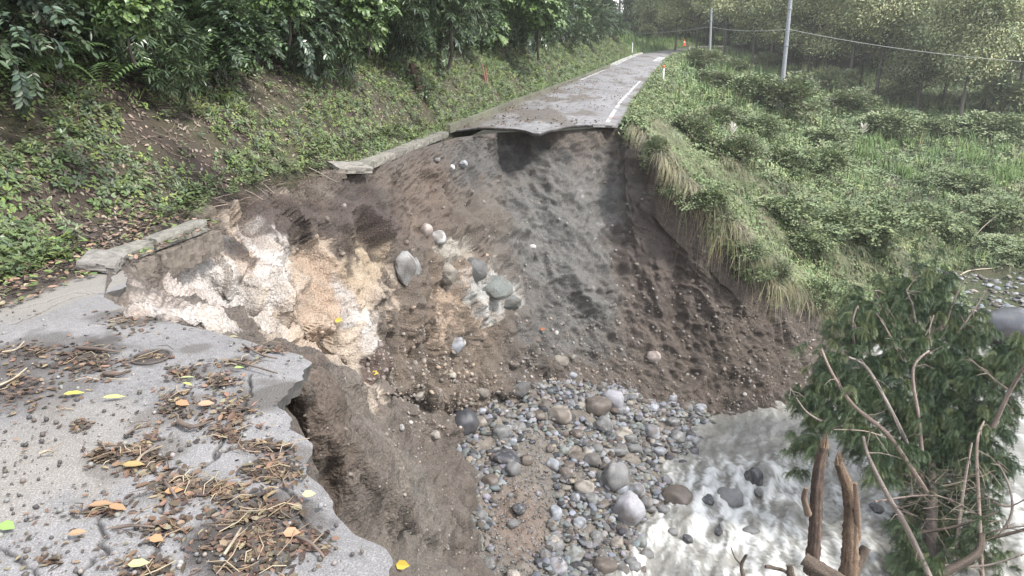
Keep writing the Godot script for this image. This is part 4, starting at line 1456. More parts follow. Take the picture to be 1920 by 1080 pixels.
func prototypes() -> void:
	var dk := Color(0.055, 0.085, 0.045)
	var md := Color(0.08, 0.125, 0.055)
	var lm := Color(0.11, 0.175, 0.05)
	var ol := Color(0.1, 0.115, 0.045)
	var S := {}
	for e in [["broad", dk, 1], ["broad", md, 2], ["broad", Color(0.075, 0.11, 0.075), 3], ["lime", lm, 4], ["lime", Color(0.085, 0.14, 0.05), 5], ["long", dk * 1.2, 6], ["long", md, 7], ["vine", Color(0.14, 0.185, 0.088), 8], ["vine", Color(0.175, 0.21, 0.1), 9], ["vine", Color(0.12, 0.155, 0.08), 10],
			["herb", Color(0.11, 0.16, 0.055), 11], ["herb", Color(0.08, 0.11, 0.05), 12], ["grass", Color(0.15, 0.2, 0.075), 13], ["grass", Color(0.2, 0.2, 0.11), 14], ["straw", Color(0.3, 0.265, 0.21), 15], ["straw", Color(0.25, 0.24, 0.14), 16], ["far", Color(0.35, 0.36, 0.19), 17], ["far", Color(0.3, 0.335, 0.185), 18],
			["far", Color(0.22, 0.26, 0.15), 19], ["needle", Color(0.05, 0.075, 0.05), 20], ["needle", Color(0.065, 0.09, 0.055), 21], ["cedar", Color(0.075, 0.11, 0.055), 22], ["cedar", Color(0.13, 0.16, 0.075), 23], ["cedar", Color(0.04, 0.065, 0.038), 24], ["fern", Color(0.1, 0.17, 0.055), 25],
			["litter", Color.WHITE, 26], ["curl", Color.WHITE, 27], ["stick", Color.WHITE, 28], ["grass", Color(0.11, 0.17, 0.065), 29], ["vine", Color(0.19, 0.205, 0.13), 30]]:
		S["%s%d" % [e[0], e[2]]] = sprig(e[0], e[1], e[2])
	leafy.S = S
	var bark := Color(0.12, 0.1, 0.085)
	leafy.dark_bush = crown([S.broad1, S.broad1, S.broad3], 101, Vector3(1.5, 1.3, 1.5), 0.3, 16, 1500, 0.9, 0.15, 0.06, bark)
	leafy.mid_bush = crown([S.broad1, S.broad2, S.broad2, S.broad3], 102, Vector3(1.5, 1.4, 1.4), 0.3, 15, 1400, 0.95, 0.2, 0.06, bark)
	leafy.lime_bush = crown([S.lime4, S.lime5, S.broad2], 103, Vector3(1.2, 1.2, 1.2), 0.3, 12, 800, 0.9, 0.3, 0.05, bark)
	leafy.long_bush = crown([S.long6, S.long7, S.long6], 104, Vector3(1.4, 1.3, 1.4), 0.3, 14, 1100, 0.95, 0.25, 0.06, bark)
	leafy.big_tree = crown([S.broad1, S.broad3, S.long6, S.broad2], 105, Vector3(2.8, 3.0, 2.8), 1.6, 26, 2600, 1.5, 0.2, 0.16, bark)
	leafy.light_tree = crown([S.far17, S.far18], 111, Vector3(3.0, 3.0, 3.0), 3.0, 38, 1350, 1.5, 0.1, 0.14, Color(0.16, 0.15, 0.135), 0.7)
	leafy.green_tree = crown([S.far18, S.far19, S.far17], 112, Vector3(2.6, 3.2, 2.6), 2.0, 36, 1350, 1.5, 0.1, 0.14, Color(0.15, 0.14, 0.125), 0.6)
	leafy.dark_tree = crown([S.far19, S.far19, S.far18], 113, Vector3(2.4, 3.6, 2.4), 1.2, 34, 1275, 1.5, 0.15, 0.16, Color(0.11, 0.1, 0.09), 0.4)
	leafy.conifer = conifer([S.needle20, S.needle21], 114)
	leafy.vine_bush = crown([S.vine8, S.vine10, S.vine9, S.vine9], 121, Vector3(1.5, 0.75, 1.4), 0.0, 17, 620, 1.0, 0.35, 0.04, bark)
	leafy.weed_bush = crown([S.vine8, S.vine30, S.vine9, S.vine30], 122, Vector3(1.0, 0.8, 0.9), 0.0, 11, 400, 0.9, 0.0, 0.03, bark)

func conifer(kinds: Array, seed_n: int) -> Array:
	rng.seed = seed_n
	var st := begin()
	var wood := begin()
	tube(wood, [Vector3(0, -1, 0), Vector3(0, 6, 0), Vector3(0, 13.5, 0)], [0.25, 0.16, 0.03], 7, Color(0.11, 0.09, 0.075))
	for k in 900:
		var f := pow(rng.randf(), 1.3)
		var y := 2.0 + 11.5 * f
		var rr := (1.0 - f) * 2.6 + 0.15
		var an := rnd(0, TAU)
		var q := rr * rnd(0.45, 1.0) * (0.75 + 0.25 * sin(y * 4.0 + an * 2.0))
		var p := Vector3(cos(an) * q, y - q * 0.25, sin(an) * q)
		st.append_from(kinds[k % 2], 0, Transform3D(facing(Vector3(cos(an), -0.3, sin(an)), Vector3.UP).scaled(Vector3.ONE * rnd(0.9, 1.5)), p))
	return [st.commit(), wood.commit()]

func plant(kind: String, called: String, at: Vector3, size: Vector3, label: String, category: String, group := "", m: Material = null) -> Node3D:
	var o := root(called, at)
	o.rotation.y = rnd(0, TAU)
	o.scale = size
	var pair: Array = leafy[kind]
	put("crown" if category == "tree" else "foliage", pair[0], m if m else M.leaf, o)
	put("trunk" if category == "tree" else "stem", pair[1], M.bark, o)
	tag(o, label, category, group)
	return o

const ORD := ["nearest", "second", "third", "fourth", "fifth", "sixth", "seventh", "eighth", "ninth", "tenth", "eleventh", "twelfth", "thirteenth", "fourteenth", "fifteenth", "sixteenth", "seventeenth", "eighteenth", "nineteenth", "twentieth", "last but two", "last but one", "last"]

func hillside_plants() -> void:
	rng.seed = 501
	# front row of bushes along the top of the cut bank
	var d := 3.4
	var k := 0
	var cyc := ["dark_bush", "mid_bush", "lime_bush", "dark_bush", "long_bush", "mid_bush", "dark_bush", "long_bush", "lime_bush", "long_bush", "mid_bush"]
	var said := {"dark_bush": "dark glossy evergreen bush", "mid_bush": "mid green leafy bush", "lime_bush": "bright green broad leaved bush", "long_bush": "narrow leaved green bush"}
	while d < 88.0:
		var sz := lerpf(0.8, 1.75, smoothstep(6.0, 40.0, d)) * rnd(0.85, 1.15)
		var t := 1.4 + sz * 0.95 + rnd(-0.15, 0.25)
		var x := kerb_x(d) - t
		var kind: String = cyc[k % cyc.size()]
		var at := Vector3(x, land(x, d) - 0.8 * sz, -d)
		plant(kind, "roadside_bush", at, Vector3(sz, sz * rnd(0.95, 1.2), sz), said[kind] + ", " + ORD[mini(k, 22)] + " from the camera along the cut bank", "bush", "", M.gloss_leaf if kind != "lime_bush" else M.leaf)
		d += 1.15 + d * 0.075
		k += 1
	# a second row, taller, fills the hollow behind
	d = 3.0
	k = 0
	while d < 90.0:
		var sz := lerpf(1.0, 1.7, smoothstep(6.0, 40.0, d)) * rnd(0.9, 1.15)
		var t := 4.2 + rnd(-0.4, 0.6) + 0.02 * d
		var x := kerb_x(d) - t
		var kind: String = ["mid_bush", "dark_bush", "dark_bush", "long_bush"][k % 4]
		plant(kind, "hillside_bush", Vector3(x, land(x, d) - 0.9, -d), Vector3(sz * 1.2, sz * 1.4, sz * 1.2), "tall " + said[kind] + " in the second row uphill, " + ORD[mini(k, 22)] + " outward", "bush", "", M.gloss_leaf)
		d += 1.6 + d * 0.075
		k += 1
	# trees above
	d = 4.0
	k = 0
	while d < 92.0:
		for row in 2:
			var t := 6.8 + row * 4.5 + rnd(-0.8, 0.8) + 0.03 * d
			var x := kerb_x(d) - t
			plant("big_tree", "hillside_tree", Vector3(x, land(x, d) - 0.5, -d - row * 1.3), Vector3.ONE * rnd(0.9, 1.25), ("shaded evergreen tree high on the hillside, " if row else "evergreen tree on the hillside behind the bushes, ") + ORD[mini(k, 22)] + " from the camera", "tree", "", M.gloss_leaf)
		d += 3.4 + d * 0.06
		k += 1
	# sprays hanging forward with paler, bigger leaves
	for e in [["lime_bush", 540, 20, 8.0, 0.34, "pale heart shaped leaves on a spray hanging at the top over the dark hollow"], ["lime_bush", 250, 55, 6.8, 0.32, "broad leaved green spray reaching out over the dark hollow"], ["long_bush", 840, 60, 20.0, 1.0, "bush with long shiny pale leaves above the leaning vine covered stump"], ["lime_bush", 690, 40, 15.5, 0.7, "bright yellowish bush right of the dark hollow"], ["lime_bush", 1010, 50, 34.0, 1.3, "yellow green bush leaning over the middle of the far road"]]:
		plant(e[0], "leafy_spray" if e[4] < 0.6 else "roadside_bush", P(e[1], e[2] + 40, e[3]), Vector3.ONE * e[4], e[5], "bush")
	# ferns
	for e in [[95, 150, "drooping fern on the bank below the leftmost bushes"], [190, 190, "pale green fern hanging over bare soil under the bushes"], [30, 185, "fern at the left end of the bank top"]]:
		var p := hit(e[1 - 1], e[1])
		var o := put("fern", leafy.S.fern25, M.dull_leaf)
		o.transform = Transform3D(Basis(Vector3.UP, rnd(0, 6)).scaled(Vector3.ONE * rnd(0.8, 1.0)), p + Vector3(0.1, 0.12, 0.1))
		tag(o, e[2], "fern")
	# the stump wrapped in vines
	var st := begin()
	var foot := hit(800, 205)
	var head := P(772, 120, -foot.z + 0.5)
	tube(st, smooth_path([foot - Vector3(0, 0.3, 0), foot.lerp(head, 0.5) + Vector3(-0.03, 0, 0), head], 4), tapered(9, 0.12, 0.08), 9, Color(0.2, 0.13, 0.09), 0.3)
	var o2 := root("vine_covered_stump", Vector3.ZERO)
	tag(o2, "leaning broken stump wrapped in vines on the bank edge", "stump")
	put("trunk", st.commit(), M.bark, o2)
	var fs := begin()
	for j in 46:
		var f := rng.randf() * 0.85
		fs.append_from(leafy.S.vine10 if j % 2 else leafy.S.broad1, 0, Transform3D(facing(rdir() + Vector3(0, -0.4, 0.6), Vector3.UP).scaled(Vector3.ONE * rnd(0.5, 0.9)), foot.lerp(head, f) + rdir() * 0.14))
	put("vine", fs.commit(), M.leaf, o2)
	# low growth and dead leaves on the bank
	var herbs := [[], [], []]
	var hues := [[], [], []]
	var dead := []
	var dc := []
	var greens := [Color(1, 1, 1), Color(1.1, 1.1, 1.0), Color(0.8, 0.85, 0.95), Color(1.3, 1.2, 0.95)]
	for j in 58000:
		var dd := 3.2 + 84.0 * pow(rng.randf(), 2.2)
		var flat_t := 0.05 if dd > 9.0 else 0.35
		var t := flat_t + 3.0 * pow(rng.randf(), 1.15)
		var x := kerb_x(dd) - t
		if dd > 7.6 and dd < 11.8 and t < 0.5:
			continue
		var p := Vector3(x, land(x, dd), -dd)
		var n := normal_of(x, dd)
		var lush := 0.5 + n1.get_noise_2d(x * 2.2 + 20.0, dd * 1.4) * 1.3 + smoothstep(8.0, 22.0, dd) * 0.35 - smoothstep(2.0, 2.8, t) * 0.4
		if j % 2:
			if rng.randf() < lush:
				var q := rng.randi() % 3
				var sc := rnd(0.55, 1.1) * lerpf(0.85, 1.6, smoothstep(8.0, 50.0, dd))
				if q == 2:
					if dd < 9.0 or rng.randf() < 0.6:
						q = rng.randi() % 2
					else:
						sc *= 0.35
				herbs[q].append(spot(p, n, sc, 0.35))
				hues[q].append(vary(greens[rng.randi() % 4], 0.25))
		else:
			dead.append(spot(p + n * 0.01, n, rnd(0.22, 0.72), 0.6))
			dc.append(vary([Color(0.18, 0.135, 0.105), Color(0.24, 0.19, 0.145), Color(0.1, 0.075, 0.06), Color(0.28, 0.24, 0.18), Color(0.12, 0.09, 0.075)][rng.randi() % 5], 0.3))
	scatter("undergrowth", leafy.S.herb11, M.dull_leaf, herbs[0], hues[0], "small fresh green plants growing over the roadside bank", "undergrowth")
	scatter("undergrowth", leafy.S.herb12, M.leaf, herbs[1], hues[1], "small dark green plants growing over the roadside bank", "undergrowth")
	scatter("grass", leafy.S.grass13, M.dull_leaf, herbs[2], hues[2], "short tufts of grass on the roadside bank", "grass")
	scatter("leaves", leafy.S.litter26, M.dead_leaf, dead, dc, "dead brown leaves lying over the roadside bank", "leaves")
	var tw := []
	var tc := []
	for j in 1500:
		var dd := 3.2 + 22.0 * pow(rng.randf(), 1.6)
		var x := kerb_x(dd) - rnd(0.1, 2.4)
		tw.append(spot(Vector3(x, land(x, dd) + 0.01, -dd), normal_of(x, dd), rnd(0.12, 0.5), 0.2).scaled_local(Vector3(1, 0.6, 0.6)))
		tc.append(vary([Color(0.13, 0.1, 0.08), Color(0.24, 0.2, 0.16)][j % 2], 0.3))
	scatter("debris", leafy.S.stick28, M.twig, tw, tc, "thin dead twigs strewn over the roadside bank", "debris")
	# single bright plants that catch the eye
	for e in [[245, 345, 1.5, "bushy pale green plant in the middle of the bare bank"], [275, 360, 1.3, "leafy plant right of the pale green plant on the bank"], [358, 300, 0.9, "small lime green plant standing alone on the bank"], [50, 255, 1.1, "small green plant at the left of the bank, under the ferns"], [150, 265, 1.3, "green plant beside the hollow of bare soil"], [40, 350, 1.2, "low pale plant near the left edge of the bank"]]:
		var p := hit(e[0], e[1])
		var o := put("leafy_plant", leafy.S.herb11, M.leaf)
		o.transform = Transform3D(Basis(Vector3.UP, rnd(0, 6)).scaled(Vector3.ONE * e[2]), p)
		tag(o, e[3], "plant")

func valley_plants() -> void:
	rng.seed = 777
	var S: Dictionary = leafy.S
	# carpet of vines, grass and straw
	var W2 := {"vine8": [], "vine9": [], "vine10": [], "grass13": [], "grass14": [], "straw15": [], "straw16": [], "grass29": []}
	var C2 := {}
	for k in W2:
		C2[k] = []
	for j in 42000:
		var s := 0.35 + 60.0 * pow(rng.randf(), 1.9)
		var f := front(s)
		var d := f - 0.1 + 85.0 * pow(rng.randf(), 2.1)
		var x := edge_x(d) - 0.5 + s
		var y := land(x, d)
		if d < 26.0 and x > 13.5 and y < -5.9:
			continue
		if s < 0.55:
			continue
		var p := Vector3(x, y, -d)
		var rimness := smoothstep(1.6, 0.0, d - f)
		var nz := n1.get_noise_2d(x * 0.7 + 90.0, d * 0.7)
		var nz2 := n1.get_noise_2d(x * 0.35 - 30.0, d * 0.35)
		var big := lerpf(0.9, 2.3, smoothstep(22.0, 70.0, d))
		var kind := "vine8"
		var q := rng.randf()
		if s < 2.2 and d > 20.0:
			kind = "vine9" if q < 0.45 else ("grass29" if q < 0.75 else "vine8")
			big *= 0.55
		elif rimness > 0.3 and q < 0.4:
			kind = "straw15" if q < 0.24 else "straw16"
		elif nz2 > 0.12 and d > 22.0:
			kind = "grass13" if q < 0.12 else ("grass29" if q < 0.28 else ("grass14" if q < 0.34 else ("vine9" if q < 0.7 else "vine8")))
		elif nz < -0.15:
			kind = "vine10" if q < 0.6 else ("straw16" if q < 0.75 else "vine8")
		else:
			kind = "vine9" if q < 0.3 else ("vine8" if q < 0.75 else ("straw16" if q < 0.88 else "grass29"))
		var sc := big * rnd(0.7, 1.25)
		var tr: Transform3D
		if kind.begins_with("straw"):
			var down := Vector3(rnd(-0.5, 0.4), 0, 1.0) if d - f < 3.0 else Vector3(rnd(-1, 1), 0, rnd(-1, 1))
			tr = Transform3D(facing(down, Vector3.UP).scaled(Vector3.ONE * sc * 0.85), p + Vector3(0, 0.18, 0))
		elif kind.begins_with("grass"):
			tr = Transform3D(Basis(Vector3.UP, rnd(0, TAU)).scaled(Vector3(1, rnd(0.8, 1.3), 1) * sc * (0.75 if s > 2.2 else 0.4)), p)
		else:
			tr = spot(p + Vector3(0, rnd(0.02, 0.3), 0), normal_of(x, d), sc, 0.4)
		W2[kind].append(tr)
		var g := 1.0 + 0.5 * nz
		C2[kind].append(vary(Color(g, g, g * lerpf(1.0, 0.85, clampf(nz, 0, 1))), 0.22))
	var said := {"vine8": "green climbing vines carpeting the valley bank", "vine9": "yellowish vines and herbs along the valley bank", "vine10": "dark leafy vines in the hollows of the bank", "grass13": "tall green grass on the valley floor", "grass14": "tall dry grass on the valley floor", "straw15": "dead straw drooping over the collapsed edge", "straw16": "flattened greenish straw on the bank", "grass29": "fresh green grass along road verge and valley floor"}
	for k in W2:
		scatter("grass" if k.begins_with("grass") else ("vegetation" if k.begins_with("vine") else "weeds"), S[k], M.dull_leaf, W2[k], C2[k], said[k], "grass" if k.begins_with("grass") else "vegetation")
	# straw and roots hanging down over the rim of the slope
	var hs := []
	var hc := []
	var gs := []
	var gc := []
	var rim := [[1180, 240, 20.4], [1232, 280, 18.8], [1275, 318, 18.5], [1316, 370, 18.2], [1358, 425, 18.15], [1400, 480, 18.2], [1435, 505, 18.5], [1480, 525, 18.9], [1530, 545, 19.8], [1600, 560, 20.7], [1700, 562, 21.1], [1820, 540, 21.8]]
	for k in rim.size() - 1:
		for j in 90:
			var f := rng.randf()
			var clump := n2.get_noise_2d((k + f) * 5.0, 3.0)
			if rng.randf() > 0.55 + clump * 1.6:
				continue
			var p := P(lerpf(rim[k][0], rim[k + 1][0], f), lerpf(rim[k][1], rim[k + 1][1], f), lerpf(rim[k][2], rim[k + 1][2], f))
			p.y = land(p.x, -p.z) + rnd(-0.1, 0.2)
			p += Vector3(rnd(-0.2, 0.2), 0, rnd(-0.7, 0.2))
			if rng.randf() < 0.3:
				p += Vector3(-0.1, -0.5 * rng.randf(), 0.25)
			var sc := rnd(0.45, 1.15) * lerpf(0.45, 1.0, smoothstep(0.0, 3.0, k)) * (1.0 + clump)
			var tr := Transform3D(facing(Vector3(rnd(-1.6, 0.8), rnd(-0.9, 0.3), 1.0), Vector3.UP).scaled(Vector3(1, rnd(0.8, 1.6), 1) * sc), p)
			if j % 5 < (3 if k < 4 else 1):
				hs.append(tr)
				hc.append(vary(Color(1, 0.95, 0.9), 0.35))
			elif j % 5 < 4:
				gs.append(tr)
				gc.append(vary(Color(0.9, 1.0, 0.8), 0.35))
			else:
				W2.vine8.append(tr)
	scatter("weeds", S.straw15, M.dull_leaf, hs, hc, "dry grass hanging down over the collapsed rim", "dry grass")
	scatter("weeds", S.straw16, M.dull_leaf, gs, gc, "green grass hanging down over the collapsed rim", "grass")
	var vs := []
	var vc := []
	for k in 1500:
		var f := rng.randf() * (rim.size() - 1.1)
		var i := int(f)
		var p := P(lerpf(rim[i][0], rim[i + 1][0], f - i), lerpf(rim[i][1], rim[i + 1][1], f - i), lerpf(rim[i][2], rim[i + 1][2], f - i))
		p += Vector3(rnd(-0.3, 0.3), rnd(-0.7, 0.2) * maxf(0.0, 0.5 + n2.get_noise_2d(f * 6.0, 8.0) * 2.0), rnd(-0.9, 0.35))
		vs.append(spot(p, Vector3(0, 0.8, 0.6), rnd(0.5, 1.0), 0.5))
		vc.append(vary(Color(1.05, 1.05, 0.95), 0.25))
	scatter("vegetation", S.vine8, M.dull_leaf, vs, vc, "vine leaves spilling over the collapsed rim", "vines")
	# long grass combed downhill over the bank
	var lg := []
	var lc := []
	for k in 2800:
		var s := 1.3 + 22.0 * pow(rng.randf(), 1.4)
		var dd := front(s) + 6.0 * pow(rng.randf(), 1.5)
		var x := edge_x(dd) - 0.5 + s
		if n1.get_noise_2d(x * 0.8 + 11.0, dd * 0.8) < -0.02 or (dd < 26.0 and x > 13.5 and land(x, dd) < -5.9):
			continue
		lg.append(Transform3D(facing(Vector3(rnd(-0.5, 0.9), rnd(-0.5, 0.2), 1.0), Vector3.UP).scaled(Vector3.ONE * rnd(0.45, 1.15)), Vector3(x, land(x, dd) + rnd(0.1, 0.45), -dd)))
		lc.append(vary([Color(0.72, 0.8, 0.82), Color(0.62, 0.58, 0.62), Color(0.5, 0.66, 0.5)][rng.randi() % 3], 0.25))
	scatter("grass", S.straw16, M.dull_leaf, lg, lc, "long pale grass combed downhill over the bank above the rim", "grass")
	# shrubs and vine mounds one can tell apart
	var where := [
		[1395, 170, "vine_bush", 1.7, "tall weedy bush right of the white marker posts, in front of the near pole"], [1340, 215, "weed_bush", 1.2, "light green bush on the road shoulder below the tall weedy bush"], [1420, 235, "vine_bush", 1.2, "rounded vine mound below the near pole"],
		[1535, 250, "vine_bush", 1.5, "dark topped vine mound in the middle of the bank"], [1530, 310, "vine_bush", 1.3, "dark hollow sided vine mound hanging above the weeds"], [1470, 300, "vine_bush", 1.0, "vine mound left of the dark hollow sided mound"], [1380, 290, "weed_bush", 1.0, "leafy weed clump above the hanging straw"],
		[1300, 250, "weed_bush", 0.9, "leafy green weed clump near the broken road corner"], [1650, 230, "vine_bush", 1.8, "wide pale bush on the valley floor under the trees"], [1740, 240, "vine_bush", 1.9, "grey green bush under the dark trees"], [1850, 240, "vine_bush", 2.4, "large dull bush beneath the yellow green tree"],
		[1600, 200, "weed_bush", 2.2, "pale grassy bush left of the tree trunks"], [1470, 195, "weed_bush", 2.9, "pale bush at the foot of the near pole"], [1560, 160, "weed_bush", 2.4, "whitish weed clump before the thin tree trunks"], [1690, 180, "weed_bush", 2.4, "whitish weed clump behind the wide pale bush"],
		[1890, 190, "vine_bush", 2.8, "dark bush at the right under the wire"], [1800, 330, "vine_bush", 1.2, "low vine mound among green reeds"], [1700, 400, "vine_bush", 1.1, "vine mound above the fallen cedar"], [1620, 430, "vine_bush", 1.0, "vine mound beside the drooping straw bank"], [1560, 420, "vine_bush", 1.0, "yellow green vine mound over the bank edge"],
		[1770, 430, "vine_bush", 1.0, "vine mound right above the cedar tip"], [1860, 400, "vine_bush", 1.2, "green mound near the pale leaning stalks"], [1900, 460, "vine_bush", 1.0, "green mound above the far gravel bar"], [1450, 390, "vine_bush", 0.9, "bright vine mound at the top of the drooping straw"], [1500, 440, "vine_bush", 0.9, "vine mound half way down the drooping straw bank"],
		[1330, 150, "weed_bush", 1.5, "green weeds on the verge right of the nearer marker post"], [1310, 115, "weed_bush", 1.9, "green weeds on the verge below the far pole"], [1370, 120, "weed_bush", 2.0, "tall pale weeds between the two poles"], [1440, 110, "weed_bush", 2.2, "tall weeds left of the near pole"],
	]
	for e in where:
		var p := hit(e[0], e[1] + 25, 15.0)
		plant(e[2], "vine_mound" if e[2] == "vine_bush" else "weed_clump", p - Vector3(0, 0.15, 0), Vector3(rnd(0.95, 1.25), rnd(0.6, 0.95), rnd(0.9, 1.2)) * e[3], e[4], "bush", "", M.dull_leaf)
	for k in 15:
		var q := front_point(1.55 + k * 0.58 + rnd(-0.2, 0.2))
		plant("weed_bush" if k % 3 == 0 else "vine_bush", "vine_mound", Vector3(q.x, land(q.x, -q.z) - 0.3 - 0.25 * (k % 2), q.z + rnd(-0.2, 0.3)), Vector3(1.0, rnd(0.8, 1.3), 1.0) * rnd(0.4, 0.8) * lerpf(0.55, 1.0, smoothstep(0.0, 4.0, k)), "green vine clump spilling over the collapsed rim, " + ORD[k] + " from the road corner", "bush", "", M.dull_leaf)
	# trees beyond: position in the photograph's bearing and distance
	var tl := [
		[1225, 112, "dark_tree", 1.0, "dark tree at the end of the road behind the bend"], [1260, 98, "green_tree", 0.9, "grey green tree just right of the road end"], [1300, 95, "light_tree", 1.0, "rounded yellow green tree left of the far pole"], [1350, 90, "light_tree", 1.05, "yellow green tree right of the far pole"],
		[1405, 88, "green_tree", 1.0, "tree between the two poles, nearer the far one"], [1440, 100, "light_tree", 1.05, "tree left of the near pole with thin branches"], [1510, 85, "light_tree", 1.1, "light crowned tree right behind the near pole"], [1560, 92, "green_tree", 1.1, "thin trunked tree, first right of the light crowned tree"],
		[1590, 80, "light_tree", 1.15, "thin trunked tree over the whitish weeds"], [1610, 95, "green_tree", 1.1, "dark thin trunk tree in the middle of the grove"], [1645, 78, "light_tree", 1.15, "tall pale tree in the middle of the grove"], [1690, 90, "green_tree", 1.2, "leaning tree with bare lower branches"],
		[1725, 75, "dark_tree", 1.0, "dark bushy tree in front of the shaded gap"], [1770, 82, "light_tree", 1.2, "broad yellow green tree above the shaded gap"], [1810, 68, "green_tree", 1.1, "tree with a pale stem right of the shaded gap"], [1850, 74, "light_tree", 1.15, "nearest yellow green tree overhanging from the right"], [1905, 72, "light_tree", 1.2, "olive tree at the far right of the grove"], [1950, 78, "green_tree", 1.3, "tree partly out of view at the right"],
		[1880, 85, "dark_tree", 1.2, "dark tree behind the olive tree"], [1330, 118, "dark_tree", 1.0, "dark tree seen behind the far pole"], [1285, 120, "light_tree", 1.1, "pale tree behind the traffic cone"], [1205, 118, "green_tree", 1.0, "grey green tree left of the road end"], [1240, 128, "light_tree", 1.1, "pale green tree over the far field"],
		[1480, 105, "dark_tree", 1.1, "dark tree filling the gap behind the near pole"], [1540, 108, "light_tree", 1.2, "pale crown behind the whitish weeds"], [1630, 110, "dark_tree", 1.2, "dark crown behind the thin trunks"], [1700, 105, "light_tree", 1.2, "pale crown above the leaning tree"], [1790, 100, "dark_tree", 1.2, "dark crown in the shaded gap"],
	]
	for e in tl:
		var d: float = e[1]
		var t: float = (e[0] - 960.0) / F
		var x: float = t * (d * 0.951 + 1.0)
		plant(e[2], "valley_tree", Vector3(x, land(x, d) - 0.3, -d), Vector3(1.05, rnd(1.0, 1.2), 1.05) * e[3] * 1.3, e[4], "tree", "", M.dull_leaf)
	# the wood behind
	var kinds := ["dark_tree", "green_tree", "light_tree", "conifer", "dark_tree", "conifer"]
	var word := {"dark_tree": "dark leafy", "green_tree": "mid green", "light_tree": "pale green", "conifer": "tall dark conifer"}
	for k in 96:
		var row := k % 4
		var d := 112.0 + row * 15.0 + rnd(-4, 4)
		var x := lerpf(0.14, 0.86, (k + rnd(0, 0.8)) / 96.0) * d
		var kind: String = kinds[rng.randi() % 6]
		if row == 3:
			kind = "conifer"
		plant(kind, "wood_tree", Vector3(x, land(x, d) + row * 1.5 - 0.5, -d), Vector3.ONE * rnd(1.2, 1.7) * (1.25 if kind == "conifer" else 1.15), word[kind] + " tree in the hazy wood " + ["behind the road end", "behind the far pole", "between the two poles", "behind the near pole", "behind the whitish weeds", "behind the thin trunks", "above the shaded gap", "at the far right"][clampi(int((x / d - 0.14) / 0.09), 0, 7)] + [", front row", ", second row", ", third row", ", back row"][row], "tree", word[kind] + " trees of the far wood", M.dull_leaf)
	var fg := []
	var fc := []
	for k in 1800:
		var dd := rnd(88.0, 128.0)
		var x := kerb_x(dd) - rnd(0.2, 20.0)
		fg.append(Transform3D(Basis(Vector3.UP, rnd(0, TAU)).scaled(Vector3.ONE * rnd(0.7, 1.4)), Vector3(x, land(x, dd), -dd)))
		fc.append(vary(Color(1.3, 1.3, 1.0), 0.3))
	scatter("grass", S.grass29, M.dull_leaf, fg, fc, "rough bright grass on the field beyond the road bend", "grass")
	for e in [[1215, 76, 106.0, 1.6, "pale reedy clump on the field beyond the bend"], [1248, 74, 110.0, 2.0, "broad pale clump below the trees beyond the bend"], [1200, 60, 116.0, 2.6, "grey green bush at the hillside end of the field"]]:
		var q := P(e[0], e[1], e[2])
		plant("weed_bush", "weed_clump", Vector3(q.x, land(q.x, e[2]) - 0.2, q.z), Vector3.ONE * e[3], e[4], "bush", "", M.dull_leaf)
	# reeds, pale stalks
	var rs := []
	var rc := []
	for k in 1500:
		var p := hit(rnd(1600, 1930), rnd(270, 350), 15.0)
		if n1.get_noise_2d(p.x * 0.45 + 5.0, p.z * 0.45) < 0.02:
			continue
		rs.append(Transform3D(Basis(Vector3.UP, rnd(0, TAU)).scaled(Vector3(1, 1.1, 1) * rnd(0.6, 1.2)), p))
		rc.append(vary(Color(1.3, 1.25, 1.1), 0.25))
	scatter("reeds", S.grass29, M.dull_leaf, rs, rc, "bright green upright reeds on the valley floor", "reeds")
	for e in [[[1770, 415], [1800, 400], [1828, 385], "pale bent stalk rising out of the weeds above the gravel bar"], [[1800, 500], [1830, 440], [1880, 395], "long pale stalk leaning right above the gravel bar"], [[1790, 525], [1815, 508], [1860, 503], "thin pale stalk lying low above the cedar top"], [[1840, 440], [1880, 440], [1925, 442], "thin straight pale stalk at the right of the weeds"]]:
		var st := begin()
		var pts := []
		for q in 3:
			pts.append(P(e[q][0], e[q][1], -hit(e[1][0], e[1][1], 15.0).z - 1.2 + q * 0.3))
		tube(st, smooth_path(pts, 4), tapered(9, 0.035, 0.014), 5, Color(0.42, 0.36, 0.27))
		tag(put("dead_stalk", st.commit(), M.twig), e[3], "stalk")

func front_point(s: float) -> Vector3:
	var d := front(s)
	return Vector3(edge_x(d) - 0.5 + s, 0.0, -d)

